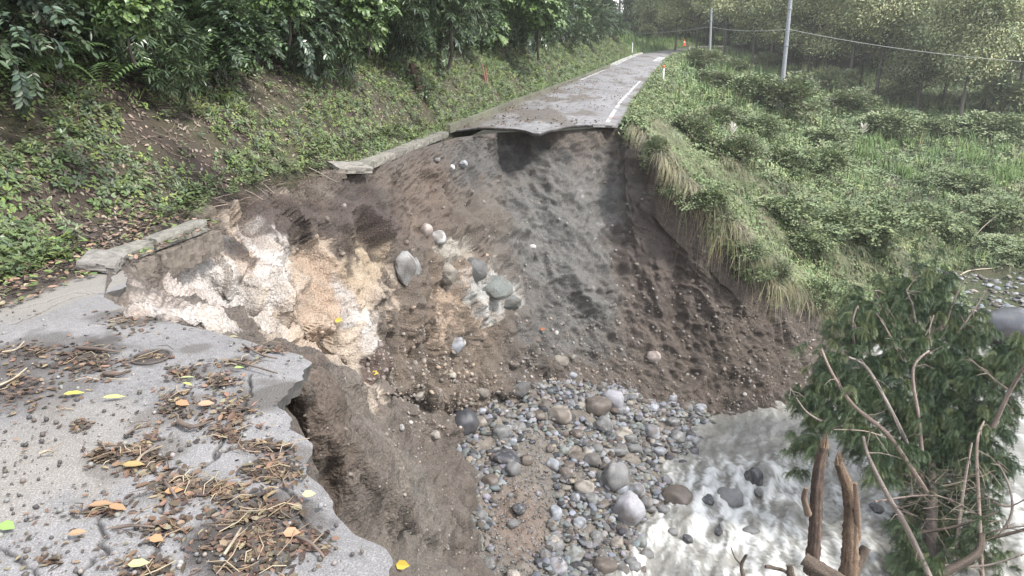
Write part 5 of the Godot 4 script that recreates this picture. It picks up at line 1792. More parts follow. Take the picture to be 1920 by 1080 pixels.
func posts_and_wire() -> void:
	# poles
	var near := P(1471, 135, 50.0)
	near.y = land(near.x, 50.0) - 0.3
	var top := P(1486, -40, 50.0)
	var far_p := P(1333, 92, 82.0)
	far_p.y = land(far_p.x, 82.0) - 0.3
	var ftop := P(1334, 16, 82.0)
	var out_b := Vector3(45.0, -4.0, -36.0)
	var out_t := P(2400, 128, 36.0)
	out_b.x = out_t.x
	for e in [[near, top, 0.15, "near weathered grey utility pole standing in the weeds"], [far_p, ftop, 0.13, "far grey utility pole beside the road bend"], [out_b, out_t, 0.15, "grey utility pole farther down the valley"]]:
		var o := root("utility_pole", e[0])
		tag(o, e[3], "pole")
		var st := begin()
		var up: Vector3 = e[1] - e[0]
		tube(st, [Vector3.ZERO, up * 0.33, up * 0.66, up], [e[2], e[2] * 0.95, e[2] * 0.88, e[2] * 0.8], 12, Color(0.4, 0.42, 0.46))
		put("pole", st.commit(), M.concrete, o)
		var s2 := begin()
		for f in [0.55, 0.8, 0.93]:
			tube(s2, [up * f - Vector3(0, 0.04, 0), up * f + Vector3(0, 0.04, 0)], [e[2] * 1.12, e[2] * 1.12], 12, Color(0.25, 0.26, 0.28))
		put("band", s2.commit(), M.metal, o)
		var s3 := begin()
		tube(s3, [up * 0.97 + Vector3(0, 0, e[2]), up * 0.97 + Vector3(0, 0, e[2] + 0.25)], [0.03, 0.02], 6, Color(0.3, 0.3, 0.3))
		put("bracket", s3.commit(), M.metal, o)
	var w1 := P(1479, 55, 49.9)
	var w0 := P(1333, 50, 81.9)
	var wl := P(1150, 60, 120.0)
	for e in [[w1, out_t, 1.5, "sagging pale wire from the near pole out to the right"], [w0, w1, 0.5, "wire between the far and the near pole"], [wl, w0, 0.8, "thin wire from the far pole toward the road end"]]:
		var st := begin()
		var pts := []
		for k in 17:
			var f := k / 16.0
			pts.append((e[0] as Vector3).lerp(e[1], f) - Vector3(0, e[2] * 4.0 * f * (1.0 - f) * 0.5, 0))
		tube(st, pts, tapered(17, 0.016, 0.016), 5, Color(0.36, 0.36, 0.35))
		tag(put("wire", st.commit(), M.plain), e[3], "wire")
	# marker posts
	for e in [[1243, 152, 46.0, 0.95, true, "white road marker post with an orange round reflector on the verge"], [1279, 166, 40.0, 0.55, false, "short grey marker post among weeds right of the reflector post"], [1186, 84, 86.0, 1.3, false, "thin white marker post at the far bend under the trees"]]:
		var p := P(e[0], e[1], e[2])
		p.y = land(p.x, e[2])
		var o := root("marker_post", p)
		tag(o, e[5], "marker post")
		var st := begin()
		tube(st, [Vector3(0, -0.1, 0), Vector3(0, e[3] * 0.9, 0), Vector3(0, e[3] * 0.97, 0), Vector3(0, e[3], 0)], [0.06, 0.06, 0.05, 0.02], 12, Color(0.72, 0.73, 0.73))
		put("post", st.commit(), M.plain, o)
		if e[4]:
			var s2 := begin()
			tube(s2, [Vector3(0, e[3] * 1.08, -0.03), Vector3(0, e[3] * 1.08, 0.03)], [0.11, 0.11], 18, Color(0.3, 0.17, 0.1))
			put("reflector_frame", s2.commit(), M.plain, o)
			var s3 := begin()
			tube(s3, [Vector3(0, e[3] * 1.08, 0.03), Vector3(0, e[3] * 1.08, 0.042)], [0.085, 0.06], 18, Color(0.6, 0.16, 0.04))
			put("reflector", s3.commit(), M.plain, o)
	# two rusty stakes
	for e in [[904, 120, 913, 158, "left of two rusty red stakes leaning on the bank"], [910, 128, 916, 160, "right of two rusty red stakes leaning on the bank"]]:
		var b := hit(e[2], e[3], 12.0)
		var t := P(e[0], e[1], -b.z + 0.1)
		var st := begin()
		tube(st, [b - Vector3(0, 0.2, 0), t], [0.035, 0.03], 6, Color(0.24, 0.115, 0.085))
		tag(put("stake", st.commit(), M.twig), e[4], "stake")
	# cone
	var cp := P(1283, 84, 84.0)
	cp.y = land(cp.x, 84.0)
	cp.y = maxf(cp.y, P(1283, 86, 84.0).y)
	var co := root("traffic_cone", cp)
	tag(co, "small orange red traffic cone on the verge at the road end", "cone")
	var cs := begin()
	box(cs, Vector3(0.4, 0.05, 0.4), Transform3D(Basis.IDENTITY, Vector3(0, 0.025, 0)), Color(0.55, 0.09, 0.05), 0.01)
	put("base", cs.commit(), M.plain, co)
	cs = begin()
	tube(cs, [Vector3(0, 0.05, 0), Vector3(0, 0.3, 0), Vector3(0, 0.72, 0)], [0.16, 0.11, 0.035], 16, Color(0.7, 0.1, 0.05))
	put("cone", cs.commit(), M.plain, co)
	cs = begin()
	tube(cs, [Vector3(0, 0.36, 0), Vector3(0, 0.48, 0)], [0.107, 0.08], 16, Color(0.75, 0.75, 0.74))
	put("band", cs.commit(), M.plain, co)

func cedar() -> void:
	rng.seed = 909
	var S: Dictionary = leafy.S
	var o := root("fallen_cedar", G(1745, 1075, -6.7))
	var base := o.position
	tag(o, "uprooted young cedar standing in the river with bare snapped branches", "tree")
	var bark := Color(0.29, 0.235, 0.2)
	var st := begin()
	tube(st, smooth_path([Vector3(0, -0.8, 0.2), P(1745, 1000, 10.6) - base, P(1745, 860, 11.6) - base, P(1725, 720, 12.6) - base, P(1705, 590, 13.6) - base], 6), tapered(25, 0.12, 0.04), 10, bark * 0.4, 0.3)
	put("trunk", st.commit(), M.bark, o)
	var br := [
		[[1747, 1090, 9.6], [1700, 990, 9.7], [1665, 930, 9.9], [1630, 860, 10.1], [1618, 818, 10.3], 0.06], [[1738, 925, 11.0], [1690, 850, 11.0], [1655, 805, 11.0], [1600, 760, 11.1], [1560, 700, 11.3], [1540, 655, 11.5], 0.055], [[1715, 870, 11.4], [1690, 810, 11.4], [1660, 750, 11.5], [1625, 690, 11.7], [1592, 670, 11.9], 0.055],
		[[1728, 845, 11.6], [1722, 780, 11.5], [1712, 720, 11.5], [1716, 682, 11.6], [1742, 658, 11.8], 0.045], [[1842, 1090, 10.0], [1834, 920, 10.5], [1832, 830, 11.0], [1845, 790, 11.4], 0.045], [[1790, 1050, 10.3], [1806, 920, 10.8], [1822, 830, 11.2], 0.04], [[1862, 800, 11.6], [1890, 740, 11.5], [1925, 680, 11.4], 0.06],
		[[1865, 1015, 10.7], [1895, 970, 10.8], [1895, 920, 11.0], [1870, 865, 11.2], 0.035], [[1601, 645, 12.8], [1598, 605, 12.8], [1608, 572, 12.9], 0.035], [[1692, 680, 12.8], [1666, 625, 12.8], [1643, 588, 12.9], 0.035], [[1745, 648, 13.0], [1742, 622, 13.0], [1751, 590, 13.1], 0.03], [[1692, 640, 13.4], [1662, 590, 13.4], [1640, 545, 13.5], 0.035],
		[[1716, 604, 13.6], [1710, 570, 13.6], [1699, 545, 13.7], 0.03], [[1795, 625, 13.8], [1820, 590, 13.8], [1850, 545, 13.8], 0.03], [[1776, 600, 13.8], [1788, 565, 13.8], [1815, 515, 13.9], 0.03], [[1660, 820, 10.6], [1620, 808, 10.5], [1560, 805, 10.4], 0.014], [[1895, 735, 11.6], [1850, 700, 11.7], [1818, 672, 11.8], 0.02],
		[[1640, 940, 9.9], [1760, 930, 10.6], [1850, 975, 10.6], 0.02], [[1845, 1000, 10.4], [1890, 990, 10.3], [1930, 985, 10.2], 0.025], [[1540, 790, 11.2], [1510, 770, 11.3], [1482, 728, 11.5], 0.025], [[1770, 1060, 10.0], [1850, 1060, 10.0], [1930, 1035, 10.0], 0.03],
	]
	var paths := []
	for b in br:
		var pts := []
		for k in b.size() - 1:
			pts.append(P(b[k][0], b[k][1], b[k][2] - 0.25) - base)
		var sm := smooth_path(pts, 5)
		paths.append(sm)
		var s2 := begin()
		tube(s2, sm, tapered(sm.size(), b[-1] * 0.85, b[-1] * 0.4), 7, vary(bark, 0.2) * rnd(1.0, 1.35), 0.15)
		for k in 5:
			var f: Vector3 = sm[rng.randi_range(3, sm.size() - 1)]
			var away := (rdir() + Vector3(0, 0.3, 0.7)).normalized()
			var l := rnd(0.15, 0.5)
			tube(s2, [f, f + away * l * 0.5 + Vector3(0, 0.03, 0), f + away * l + Vector3(0, rnd(-0.1, 0.12), 0)], [0.012, 0.008, 0.003], 4, bark * rnd(0.7, 1.3))
		put("branch", s2.commit(), M.bark, o)
	# foliage: drooping sprays in bunches
	var bunch := [
		[1560, 690, 11.9, 55, 30], [1610, 640, 12.6, 55, 40], [1660, 610, 13.0, 50, 40], [1710, 575, 13.6, 45, 34], [1770, 585, 13.8, 45, 34], [1800, 650, 13.4, 55, 40], [1745, 690, 12.4, 60, 50], [1660, 700, 12.2, 55, 46], [1640, 760, 11.6, 50, 40], [1580, 760, 11.4, 40, 28], [1510, 755, 11.5, 30, 22], [1540, 800, 11.2, 30, 18],
		[1640, 850, 10.6, 38, 30], [1600, 815, 10.9, 35, 24], [1700, 780, 11.6, 60, 46], [1770, 760, 12.0, 60, 50], [1830, 720, 12.2, 50, 40], [1840, 820, 11.6, 50, 44], [1790, 850, 11.4, 55, 46], [1880, 690, 12.0, 36, 24], [1905, 660, 12.0, 30, 20], [1900, 720, 11.9, 30, 16], [1770, 940, 11.2, 45, 30], [1820, 900, 11.2, 40, 30],
		[1720, 900, 11.4, 45, 30], [1690, 1010, 9.9, 28, 16], [1700, 1055, 9.6, 32, 22], [1800, 1040, 10.0, 45, 24], [1740, 1075, 9.5, 30, 16], [1510, 842, 11.0, 26, 16], [1500, 895, 10.8, 12, 5], [1840, 950, 10.9, 35, 22], [1690, 860, 11.0, 40, 26], [1620, 720, 11.9, 40, 26], [1870, 770, 11.9, 36, 24], [1680, 560, 13.8, 40, 26], [1740, 530, 14.0, 40, 22], [1830, 620, 13.6, 36, 20], [1840, 1000, 10.4, 30, 14], [1600, 585, 13.4, 30, 16],
		[1650, 900, 10.2, 22, 10], [1750, 880, 11.6, 50, 40], [1770, 1000, 11.0, 46, 34], [1860, 1060, 10.2, 40, 20], [1870, 880, 11.8, 36, 24], [1720, 960, 11.2, 34, 20], [1560, 730, 11.7, 40, 24], [1730, 800, 12.0, 70, 50], [1800, 790, 12.4, 70, 50], [1690, 650, 12.9, 60, 40], [1790, 700, 13.0, 60, 44],
	]
	var kinds := [S.cedar22, S.cedar23, S.cedar24, S.cedar22]
	for b in bunch:
		var fs := begin()
		for k in int(b[4] * 1.75):
			var q: Vector2 = Vector2(rng.randfn(), rng.randfn()) * b[3] * 0.42
			var p := P(b[0] + q.x, b[1] + q.y - 12.0, b[2] + 0.3 + rng.randfn() * 0.25) - base
			var away := Vector3(q.x / b[3] + rnd(-0.7, 0.7), 0.0, rnd(-0.4, 1.0))
			fs.append_from(kinds[rng.randi() % 4], 0, Transform3D(facing(away, Vector3.UP).scaled(Vector3.ONE * rnd(0.5, 0.95)), p))
		put("foliage", fs.commit(), M.leaf, o)

func driftwood() -> void:
	rng.seed = 4141
	# the two snapped trunks with torn tops
	var list := [
		[[[1520, 1075, 8.95], [1528, 1000, 9.0], [1531, 930, 9.1], [1536, 875, 9.2], [1545, 838, 9.25]], 0.1, 0.07, "straight snapped trunk standing in the white water, left of the pair", [[1516, 965], [1508, 935], [1512, 915]]],
		[[[1588, 1110, 8.7], [1594, 1040, 8.8], [1596, 960, 9.0], [1588, 910, 9.1], [1572, 868, 9.15]], 0.14, 0.06, "pale split trunk leaning in the white water, right of the pair", [[1608, 1010], [1607, 950], [1604, 905]]],
	]
	for e in list:
		var o := root("snapped_trunk", P(e[0][0][0], e[0][0][1], e[0][0][2]))
		tag(o, e[3], "trunk")
		var pts := []
		for q in e[0]:
			pts.append(P(q[0], q[1], q[2]) - o.position)
		var sm := smooth_path(pts, 14)
		var st := begin()
		tube(st, sm, tapered(sm.size(), e[1], e[2]), 30, Color(0.16, 0.11, 0.085) if e[1] < 0.12 else Color(0.25, 0.17, 0.115), 0.35)
		put("trunk", st.commit(), M.bark, o)
		var top: Vector3 = sm[-1]
		var sp := begin()
		for k in 9:
			var an := k * 0.7
			var b: Vector3 = top + Vector3(cos(an), -0.3, sin(an)) * e[2] * 0.75
			tube(sp, [b, b + Vector3(rnd(-0.04, 0.04), rnd(0.1, 0.28), rnd(-0.04, 0.04))], [0.022, 0.003], 4, Color(0.4, 0.29, 0.2))
		put("splinter", sp.commit(), M.bark, o)
		var sb := begin()
		var sp2 := []
		for q in e[4]:
			sp2.append(P(q[0], q[1], e[0][2][2] - 0.12) - o.position)
		tube(sb, smooth_path(sp2, 3), tapered(7, 0.055, 0.03), 8, Color(0.27, 0.19, 0.14), 0.35)
		put("side_branch", sb.commit(), M.bark, o)
	for e in [
		[[[1508, 1046, 8.95], [1545, 1072, 8.75], [1600, 1105, 8.5]], 0.115, 0.1, "thick sawn log lying across the foot of the snapped trunks"], [[[1624, 1026, 8.95], [1612, 1052, 8.85], [1592, 1092, 8.7]], 0.07, 0.09, "short stub of log right below the pale split trunk"],
		[[[1395, 1085, 8.9], [1390, 1060, 9.0], [1400, 1040, 9.0]], 0.035, 0.02, "crooked dark snag poking from the foam at the bottom"], [[[1390, 1060, 9.0], [1378, 1045, 9.05], [1370, 1025, 9.1]], 0.015, 0.006, "thin twig on the crooked dark snag"],
		[[[1435, 1062, 8.9], [1470, 1070, 8.9], [1490, 1090, 8.8]], 0.03, 0.02, "dark branch between the snag and the sawn log"], [[[1488, 1095, 8.7], [1482, 1075, 8.75], [1480, 1060, 8.8]], 0.06, 0.05, "short dark stub left of the sawn log"],
		[[[1850, 1010, 10.2], [1895, 1000, 10.1], [1930, 990, 10.0]], 0.03, 0.02, "dark branch reaching right from the cedar foot over water"], [[[1720, 1000, 10.4], [1800, 985, 10.2], [1870, 960, 10.2]], 0.03, 0.015, "grey branch caught across the cedar foot"],
		[[[1760, 1080, 9.5], [1830, 1040, 9.7], [1840, 1000, 9.9]], 0.07, 0.05, "reddish torn trunk piece at the foot of the cedar"], [[[1860, 940, 10.6], [1890, 950, 10.6], [1925, 935, 10.6]], 0.018, 0.01, "thin dark branch over the white water right of the cedar"],
	]:
		var st := begin()
		var o := root("driftwood", P(e[0][0][0], e[0][0][1], e[0][0][2]))
		var pts := []
		for q in e[0]:
			pts.append(P(q[0], q[1], q[2]) - o.position)
		var sm := smooth_path(pts, 6)
		tube(st, sm, tapered(sm.size(), e[1], e[2]), 12, Color(0.15, 0.115, 0.09) * rnd(0.8, 1.2), 0.35)
		put("branch", st.commit(), M.bark, o)
		tag(o, e[3], "driftwood")
	# tangle of dead twigs round the cedar foot
	var tw := []
	var tc := []
	for k in 420:
		var p := P(rnd(1690, 1860), rnd(880, 1090), rnd(9.8, 11.2))
		tw.append(Transform3D(Basis(rdir(), rnd(0, TAU)), p).scaled_local(Vector3(1, 0.6, 0.6) * rnd(0.15, 0.5)))
		tc.append(vary([Color(0.1, 0.08, 0.065), Color(0.24, 0.19, 0.15), Color(0.06, 0.05, 0.042)][k % 3], 0.3))
	scatter("debris", leafy.S.stick28, M.twig, tw, tc, "tangled dead twigs caught round the cedar foot", "debris")

func heap_list() -> Array:
	return [
		[60, 660, 60, 12, 40, "thin line of dead leaves and sticks on the asphalt near the pale strip"], [30, 730, 70, 34, 90, "dark muddy heap of leaves at the left of the near road"], [165, 680, 50, 26, 110, "brown leaf heap with bark strips beside the drain"], [240, 605, 36, 16, 50, "leaf heap at the corner of the broken road"],
		[285, 672, 26, 8, 30, "leaves lying in a round hole in the asphalt"], [345, 700, 24, 10, 30, "small dark leaf heap right of the round hole"], [410, 718, 26, 11, 44, "leaf heap with pale stalks near the broken tip"], [330, 760, 24, 24, 44, "orange brown leaf heap in the middle of the near road"], [430, 775, 44, 22, 80, "wide leaf heap in the middle of the near road"],
		[425, 815, 26, 14, 34, "leaf heap below the wide heap"], [500, 840, 40, 10, 40, "thin leaf heap along the broken edge"], [510, 885, 45, 18, 70, "brown leaf heap at the broken edge beside the crack"], [195, 855, 28, 14, 40, "leaf heap left of the twiggy heap"], [270, 860, 30, 34, 80, "twiggy brown leaf heap in the middle of the asphalt"], [335, 915, 40, 26, 80, "brown leaf heap along the forked crack"],
		[410, 920, 40, 12, 44, "loose trail of leaves running toward the broken edge"], [200, 957, 34, 8, 26, "flat curled brown leaves near the left crack"], [300, 990, 36, 20, 44, "scattered leaves on the lower crack"], [470, 1000, 60, 60, 300, "largest leaf heap, thick with stalks, by the lower broken edge"], [575, 1020, 30, 16, 24, "twigs and leaves at the corner of the lower broken edge"], [520, 960, 26, 10, 30, "small leaf heap above the lower corner"], [270, 1065, 40, 16, 30, "leaves at the bottom of the near road"],
		[500, 655, 26, 8, 30, "dark leaf litter on the tip of the road tongue"], [150, 800, 14, 8, 12, "tiny dark leaf clump alone on the grey asphalt"], [440, 680, 40, 6, 20, "stalks and leaves in a line near the tongue tip"], [100, 1050, 16, 6, 10, "a few pale leaves low at the left"],
	]

func litter() -> void:
	rng.seed = 66
	var S: Dictionary = leafy.S
	var browns := [Color(0.13, 0.085, 0.06), Color(0.19, 0.125, 0.085), Color(0.27, 0.165, 0.11), Color(0.075, 0.055, 0.045), Color(0.3, 0.24, 0.15), Color(0.1, 0.08, 0.06)]
	# heaps of wet leaves, each its own
	var heaps := heap_list()
	for h in heaps:
		var o := root("leaf_heap", G(h[0], h[1], 0.01))
		tag(o, h[5], "leaf heap")
		var st := begin()
		var sw := begin()
		for k in int(h[4] * 3.4):
			var q := Vector2(rng.randfn(), rng.randfn()) * 0.72
			if n2.get_noise_2d(h[0] + q.x * 4.0, h[1] + q.y * 4.0) < -0.12:
				continue
			var p := G(h[0] + q.x * h[2], h[1] + q.y * h[3], 0.0)
			p.y = 0.003 + 0.014 * maxf(0.0, 1.0 - q.length()) * rng.randf() * minf(1.0, h[4] / 60.0)
			if p.x > broken_edge(-p.z) - 0.03:
				continue
			var c := vary(browns[rng.randi() % 6] * 0.58, 0.4)
			var tr := spot(p - o.position, Vector3.UP, rnd(0.3, 0.75), 0.25)
			if k % 18 == 7:
				tube(sw, [tr * Vector3(-0.1, 0.02, 0), tr * Vector3(0, 0.04, 0.03), tr * Vector3(0.1, 0.03, 0)], [0.0025, 0.0025, 0.0015], 4, vary([Color(0.2, 0.15, 0.1), Color(0.09, 0.065, 0.05), Color(0.33, 0.27, 0.19)][k / 18 % 3], 0.2))
			else:
				var sx := rnd(0.7, 1.3)
				leaf(st, tr * Vector3(0, 0.01, -0.05), (tr.basis * Vector3(rnd(-0.3, 0.3), rnd(-0.1, 0.25), 1)).normalized(), (tr.basis * Vector3(rnd(-0.3, 0.3), 1, 0)).normalized(), rnd(0.018, 0.056) * sx, rnd(0.012, 0.032), c)
		put("leaves", st.commit(), M.dead_leaf, o)
		put("twigs", sw.commit(), M.twig, o)
	# the small round sunken cover
	var cover := root("round_cover", G(284, 672, 0.0) + Vector3(0, 0.005, 0))
	tag(cover, "small round sunken cover in the asphalt under dead leaves", "cover")
	var cv := begin()
	tube(cv, [Vector3(0, -0.03, 0), Vector3(0, 0.004, 0)], [0.1, 0.1], 26, Color(0.075, 0.066, 0.06))
	put("lid", cv.commit(), M.concrete, cover)
	cv = begin()
	var ring := []
	for k in 27:
		ring.append(Vector3(cos(TAU * k / 26.0) * 0.105, 0.004, sin(TAU * k / 26.0) * 0.105))
	tube(cv, ring, tapered(27, 0.008, 0.008), 6, Color(0.12, 0.105, 0.095))
	put("rim", cv.commit(), M.concrete, cover)
	# single leaves
	for e in [
		[143, 745, 0.11, 0.05, Color(0.5, 0.45, 0.05), 0.3, "large yellow leaf lying flat on the grey asphalt"], [218, 752, 0.12, 0.035, Color(0.45, 0.47, 0.14), 1.0, "narrow yellow green leaf right of the large yellow leaf"], [17, 998, 0.08, 0.06, Color(0.2, 0.36, 0.08), 0.5, "fresh green leaf at the left of the near road"], [195, 955, 0.1, 0.05, Color(0.3, 0.17, 0.09), 0.1, "big curled brown leaf near the left crack"],
		[225, 962, 0.09, 0.045, Color(0.36, 0.19, 0.09), 0.2, "orange brown leaf touching the big curled brown leaf"], [150, 1010, 0.07, 0.045, Color(0.3, 0.19, 0.11), 0.4, "brown leaf alone below the curled leaves"], [297, 1022, 0.06, 0.05, Color(0.45, 0.22, 0.1), 0.5, "orange leaf on the lower crack"], [550, 1010, 0.07, 0.06, Color(0.42, 0.22, 0.12), 0.6, "orange leaf beside the twigs at the lower corner"],
		[355, 715, 0.09, 0.03, Color(0.3, 0.36, 0.16), 0.1, "slim green leaf under the small dark heap"], [354, 728, 0.07, 0.028, Color(0.4, 0.45, 0.1), 0.1, "slim yellowish leaf below the slim green leaf"], [450, 697, 0.06, 0.03, Color(0.25, 0.4, 0.1), 0.4, "small green leaf near the tongue tip"], [582, 937, 0.06, 0.05, Color(0.5, 0.48, 0.22), 0.5, "pale yellow leaf on the broken edge"],
		[265, 1068, 0.08, 0.05, Color(0.4, 0.42, 0.2), 0.4, "pale green leaf at the bottom of the near road"], [440, 638, 0.06, 0.02, Color(0.45, 0.44, 0.2), 0.1, "thin pale leaf near the far rim of the tongue"], [330, 930, 0.08, 0.05, Color(0.4, 0.18, 0.07), 0.5, "reddish leaf at the top of the forked crack heap"], [345, 765, 0.09, 0.06, Color(0.4, 0.2, 0.1), 0.6, "large orange brown leaf in the middle heap"],
		[390, 765, 0.09, 0.06, Color(0.4, 0.24, 0.15), 0.6, "pinkish brown leaf at the left of the wide heap"], [255, 880, 0.1, 0.05, Color(0.32, 0.22, 0.07), 0.5, "olive leaf at the lower end of the twiggy heap"],
	]:
		var st := begin()
		leaf(st, Vector3(-e[2] * 0.5, 0, 0), Vector3.RIGHT, Vector3(0, 1, e[5] * 0.4).normalized(), e[2] * 0.9, e[3] * 0.85, (e[4] as Color).lerp(Color(0.2, 0.17, 0.12), 0.35))
		tube(st, [Vector3(-e[2] * 0.8, 0.004, 0.01), Vector3(-e[2] * 0.5, 0.002, 0)], [0.0012, 0.0015], 3, Color(0.2, 0.15, 0.08))
		var o := put("fallen_leaf", st.commit(), M.dead_leaf)
		o.position = G(e[0], e[1], 0.0) + Vector3(0, 0.03, 0)
		o.rotation.y = rnd(-0.5, 0.5)
		tag(o, e[6], "leaf")
	# sticks
	for e in [
		[[0, 722], [25, 710], [50, 690], "pale stick lying at the left of the near road"], [[5, 660], [30, 655], [45, 640], "short stick near the pale strip"], [[150, 652], [190, 655], [225, 660], "flat bark strip on the leaf heap beside the drain"], [[235, 815], [252, 805], [272, 800], "dark bent twig above the twiggy heap"],
		[[255, 870], [270, 850], [305, 836], "pale twig in the twiggy heap"], [[335, 790], [360, 800], [400, 788], "dark bark strip below the middle heaps"], [[430, 675], [470, 685], [520, 700], "long twig pointing at the tongue tip"], [[555, 1005], [585, 1020], [608, 1045], "dark twig hanging at the lower corner"], [[195, 700], [220, 702], [245, 694], "thin curved twig right of the bark strip"], [[210, 990], [250, 985], [290, 988], "dark twig on the forked crack"], [[455, 645], [490, 665], [520, 672], "thin twig on the road tongue"], [[420, 1040], [440, 1010], [452, 990], "pale stalk on the largest leaf heap"], [[310, 905], [322, 920], [332, 935], "green stalk on the forked crack heap"], [[75, 850], [90, 845], [102, 848], "short dark twig on the pale patch"],
	]:
		var o := root("twig", G(e[0][0], e[0][1], 0.02))
		tag(o, e[3], "twig")
		var pts := []
		for q in 3:
			pts.append(G(e[q][0], e[q][1], 0.02 + 0.012 * (q % 2)) - o.position)
		var sm := smooth_path(pts, 4)
		var st := begin()
		var bark_strip: bool = "bark" in e[3]
		tube(st, sm, tapered(sm.size(), 0.016 if bark_strip else 0.007, 0.004), 5, Color(0.34, 0.28, 0.21) if "pale" in e[3] else Color(0.11, 0.085, 0.07), 0.2)
		put("stem", st.commit(), M.twig, o)
		var s2 := begin()
		tube(s2, [sm[4], sm[4] + Vector3(0.03, 0.01, -0.05)], [0.004, 0.002], 4, Color(0.2, 0.16, 0.12))
		put("side_shoot", s2.commit(), M.twig, o)
	# crumbs of earth and grit
	var cw := []
	var cc := []
	for k in 1300:
		var p := G(rnd(0, 680), rnd(580, 1085), 0.0)
		if p.x > broken_edge(-p.z) - 0.02 or p.x < kerb_x(-p.z):
			continue
		var s := 0.0025 + 0.011 * pow(rng.randf(), 5.0)
		cw.append(spot(p + Vector3(0, s * 0.7, 0), Vector3.UP, s, 0.6))
		cc.append(vary([Color(0.06, 0.055, 0.055), Color(0.1, 0.085, 0.075), Color(0.2, 0.19, 0.18)][rng.randi() % 3], 0.3))
	scatter("dirt", stone_mesh(6, 4, 0.3, 3, 8), M.pebble, cw, cc, "crumbs of soil and grit on the near asphalt", "dirt")
	# torn bits of leaf blown over the asphalt
	var bw := []
	var bc := []
	for k in 700:
		var p := G(rnd(0, 680), rnd(585, 1085), 0.0)
		if p.x > broken_edge(-p.z) - 0.05 or n1.get_noise_2d(p.x * 3.0, p.z * 3.0) < 0.0:
			continue
		bw.append(spot(p + Vector3(0, 0.006, 0), Vector3.UP, rnd(0.1, 0.32), 0.2))
		bc.append(vary(browns[rng.randi() % 6] * 0.6, 0.35))
	scatter("litter", S.litter26, M.dead_leaf, bw, bc, "torn bits of dead leaf scattered over the near asphalt", "litter")
	# leaves and mud on the far road
	var fw := []
	var fc := []
	for k in 1600:
		var d := 18.0 + 42.0 * pow(rng.randf(), 1.8)
		var s := 4.0 * pow(rng.randf(), 1.6)
		if d < far_front(s) + 0.15 or n1.get_noise_2d(s * 1.6, d * 0.9) < -0.05:
			continue
		fw.append(spot(Vector3(kerb_x(d) + s, road_y(d) + 0.05 * sin(PI * s / 4.5) + 0.02, -d), Vector3.UP, rnd(0.3, 0.95), 0.35))
		fc.append(vary(browns[rng.randi() % 6] * 0.6, 0.3))
	scatter("leaves", S.curl27, M.dead_leaf, fw, fc, "dead leaves and mud crumbs strewn over the far road", "leaves")
	# leaves and moss along the dirt strip beside the near kerb
	var gw := []
	var gc := []
	for k in 1500:
		var d := rnd(3.8, 7.6)
		var x := kerb_x(d) + 0.22 - 0.95 * rng.randf()
		gw.append(spot(Vector3(x, land(x, d) + 0.03 if x < kerb_x(d) else 0.02, -d), Vector3.UP, rnd(0.3, 0.8), 0.4))
		gc.append(vary(browns[rng.randi() % 6] if k % 4 else Color(0.12, 0.17, 0.05), 0.3))
	scatter("leaves", S.litter26, M.dead_leaf, gw, gc, "damp dead leaves in the dirt strip behind the near kerb", "leaves")

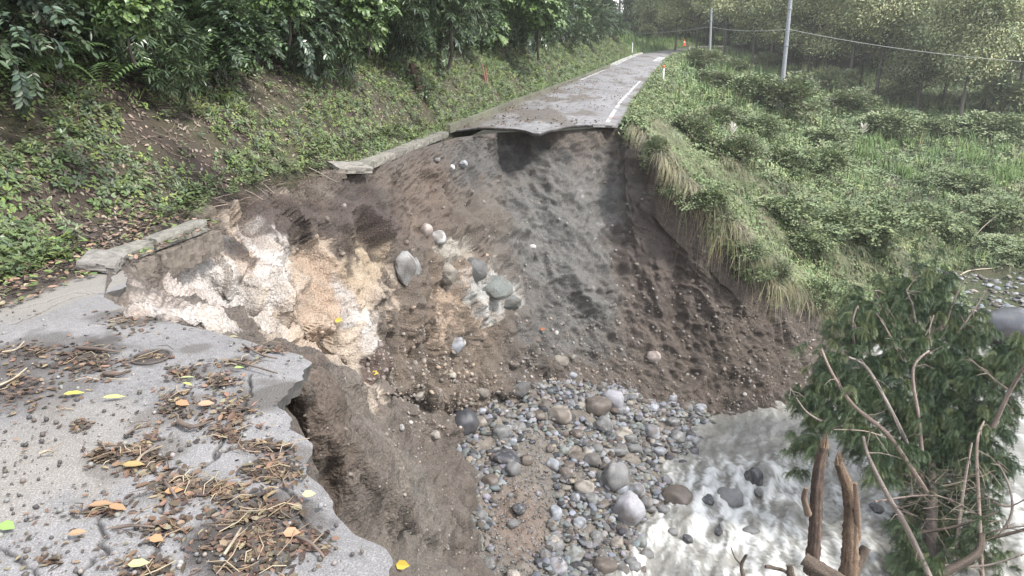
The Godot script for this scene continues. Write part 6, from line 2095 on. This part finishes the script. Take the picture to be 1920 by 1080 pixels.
func details() -> void:
	rng.seed = 17
	# roots dangling from the torn turf edge
	var tw := []
	var tc := []
	for k in 700:
		var d := rnd(8.0, 12.4)
		var t := table(d, [8.0, 8.4, 9.1, 10.0, 10.6, 11.3, 12.4], [0.3, 0.42, 0.38, 0.5, 0.36, 0.24, 0.0]) - 0.02
		var x := kerb_x(d) - t + rnd(-0.05, 0.15)
		var p := Vector3(x, land(kerb_x(d) - t, d) - rnd(0.0, 0.5), -d)
		tw.append(Transform3D(facing(Vector3(rnd(-0.6, 0.6), rnd(-0.5, 0.5), rnd(-0.6, 0.6)), Vector3.RIGHT) * Basis(Vector3.BACK, PI * 0.5 + rnd(-0.5, 0.5)), p).scaled_local(Vector3(1, 0.35, 0.35) * rnd(0.12, 0.45)))
		tc.append(vary([Color(0.1, 0.07, 0.055), Color(0.17, 0.125, 0.095), Color(0.07, 0.05, 0.045)][k % 3], 0.3))
	for k in 500:
		var q := scar_at(rnd(620, 745), rnd(390, 470))
		tw.append(Transform3D(Basis(rdir(), rnd(0, TAU)), q + rdir() * 0.08).scaled_local(Vector3(1, 0.3, 0.3) * rnd(0.1, 0.3)))
		tc.append(vary(Color(0.085, 0.055, 0.055), 0.4))
		if k > 140:
			break
	scatter("debris", leafy.S.stick28, M.twig, tw, tc, "fine roots dangling from the torn edge of the bank", "roots")
	# green weeds that fringe the torn turf
	var gw := []
	var gc := []
	for k in 420:
		var d := rnd(7.7, 18.0)
		var t := table(d, [7.7, 8.4, 9.1, 10.0, 10.6, 11.3, 12.0, 12.4, 18.0], [0.2, 0.42, 0.38, 0.5, 0.36, 0.24, 0.35, 0.35, 0.3]) + rnd(0.0, 0.3)
		var x := kerb_x(d) - t
		gw.append(spot(Vector3(x, land(x, d), -d), Vector3.UP, rnd(0.5, 1.1), 0.5))
		gc.append(vary(Color(1.0, 0.95, 0.8), 0.3))
	scatter("undergrowth", leafy.S.herb12, M.dull_leaf, gw, gc, "low weeds fringing the torn edge of the bank", "undergrowth")
	# pale seed plumes on the valley floor
	for e in [[1612, 265, "pale feathery seed plume standing among the reeds"], [1370, 265, "small white seed head above the straw"]]:
		var p := hit(e[0], e[1] + 12, 15.0)
		var st := begin()
		tube(st, [Vector3.ZERO, Vector3(0.02, 0.5, 0)], [0.01, 0.008], 4, Color(0.4, 0.36, 0.25))
		for k in 26:
			leaf(st, Vector3(0.02, 0.4 + k * 0.008, 0), Vector3(rnd(-0.5, 0.5), rnd(0.2, 1.0), rnd(-0.4, 0.4)).normalized(), Vector3.BACK, 0.22, 0.03, Color(0.55, 0.52, 0.46))
		var o := put("seed_plume", st.commit(), M.dull_leaf)
		o.position = p
		o.scale = Vector3.ONE * (-p.z / 22.0)
		tag(o, e[2], "plume")
	# yellow leaves fallen on the slope
	for e in [[630, 605, "yellow leaf stuck on the white rock"], [695, 700, "yellow leaf at the foot of the white rock"], [735, 1052, "pale yellow leaf on the near ridge"], [1010, 618, "reddish leaf on the grey slope"]]:
		var st := begin()
		leaf(st, Vector3.ZERO, Vector3(0.8, 0.2, 0.3).normalized(), Vector3(0, 0.8, 0.6), 0.13, 0.09, Color(0.6, 0.45, 0.08) if "yellow" in e[2] else Color(0.4, 0.13, 0.06))
		var o := put("fallen_leaf", st.commit(), M.dead_leaf)
		o.position = scar_at(e[0], e[1]) + Vector3(0, 0.03, 0.04)
		tag(o, e[2], "leaf")
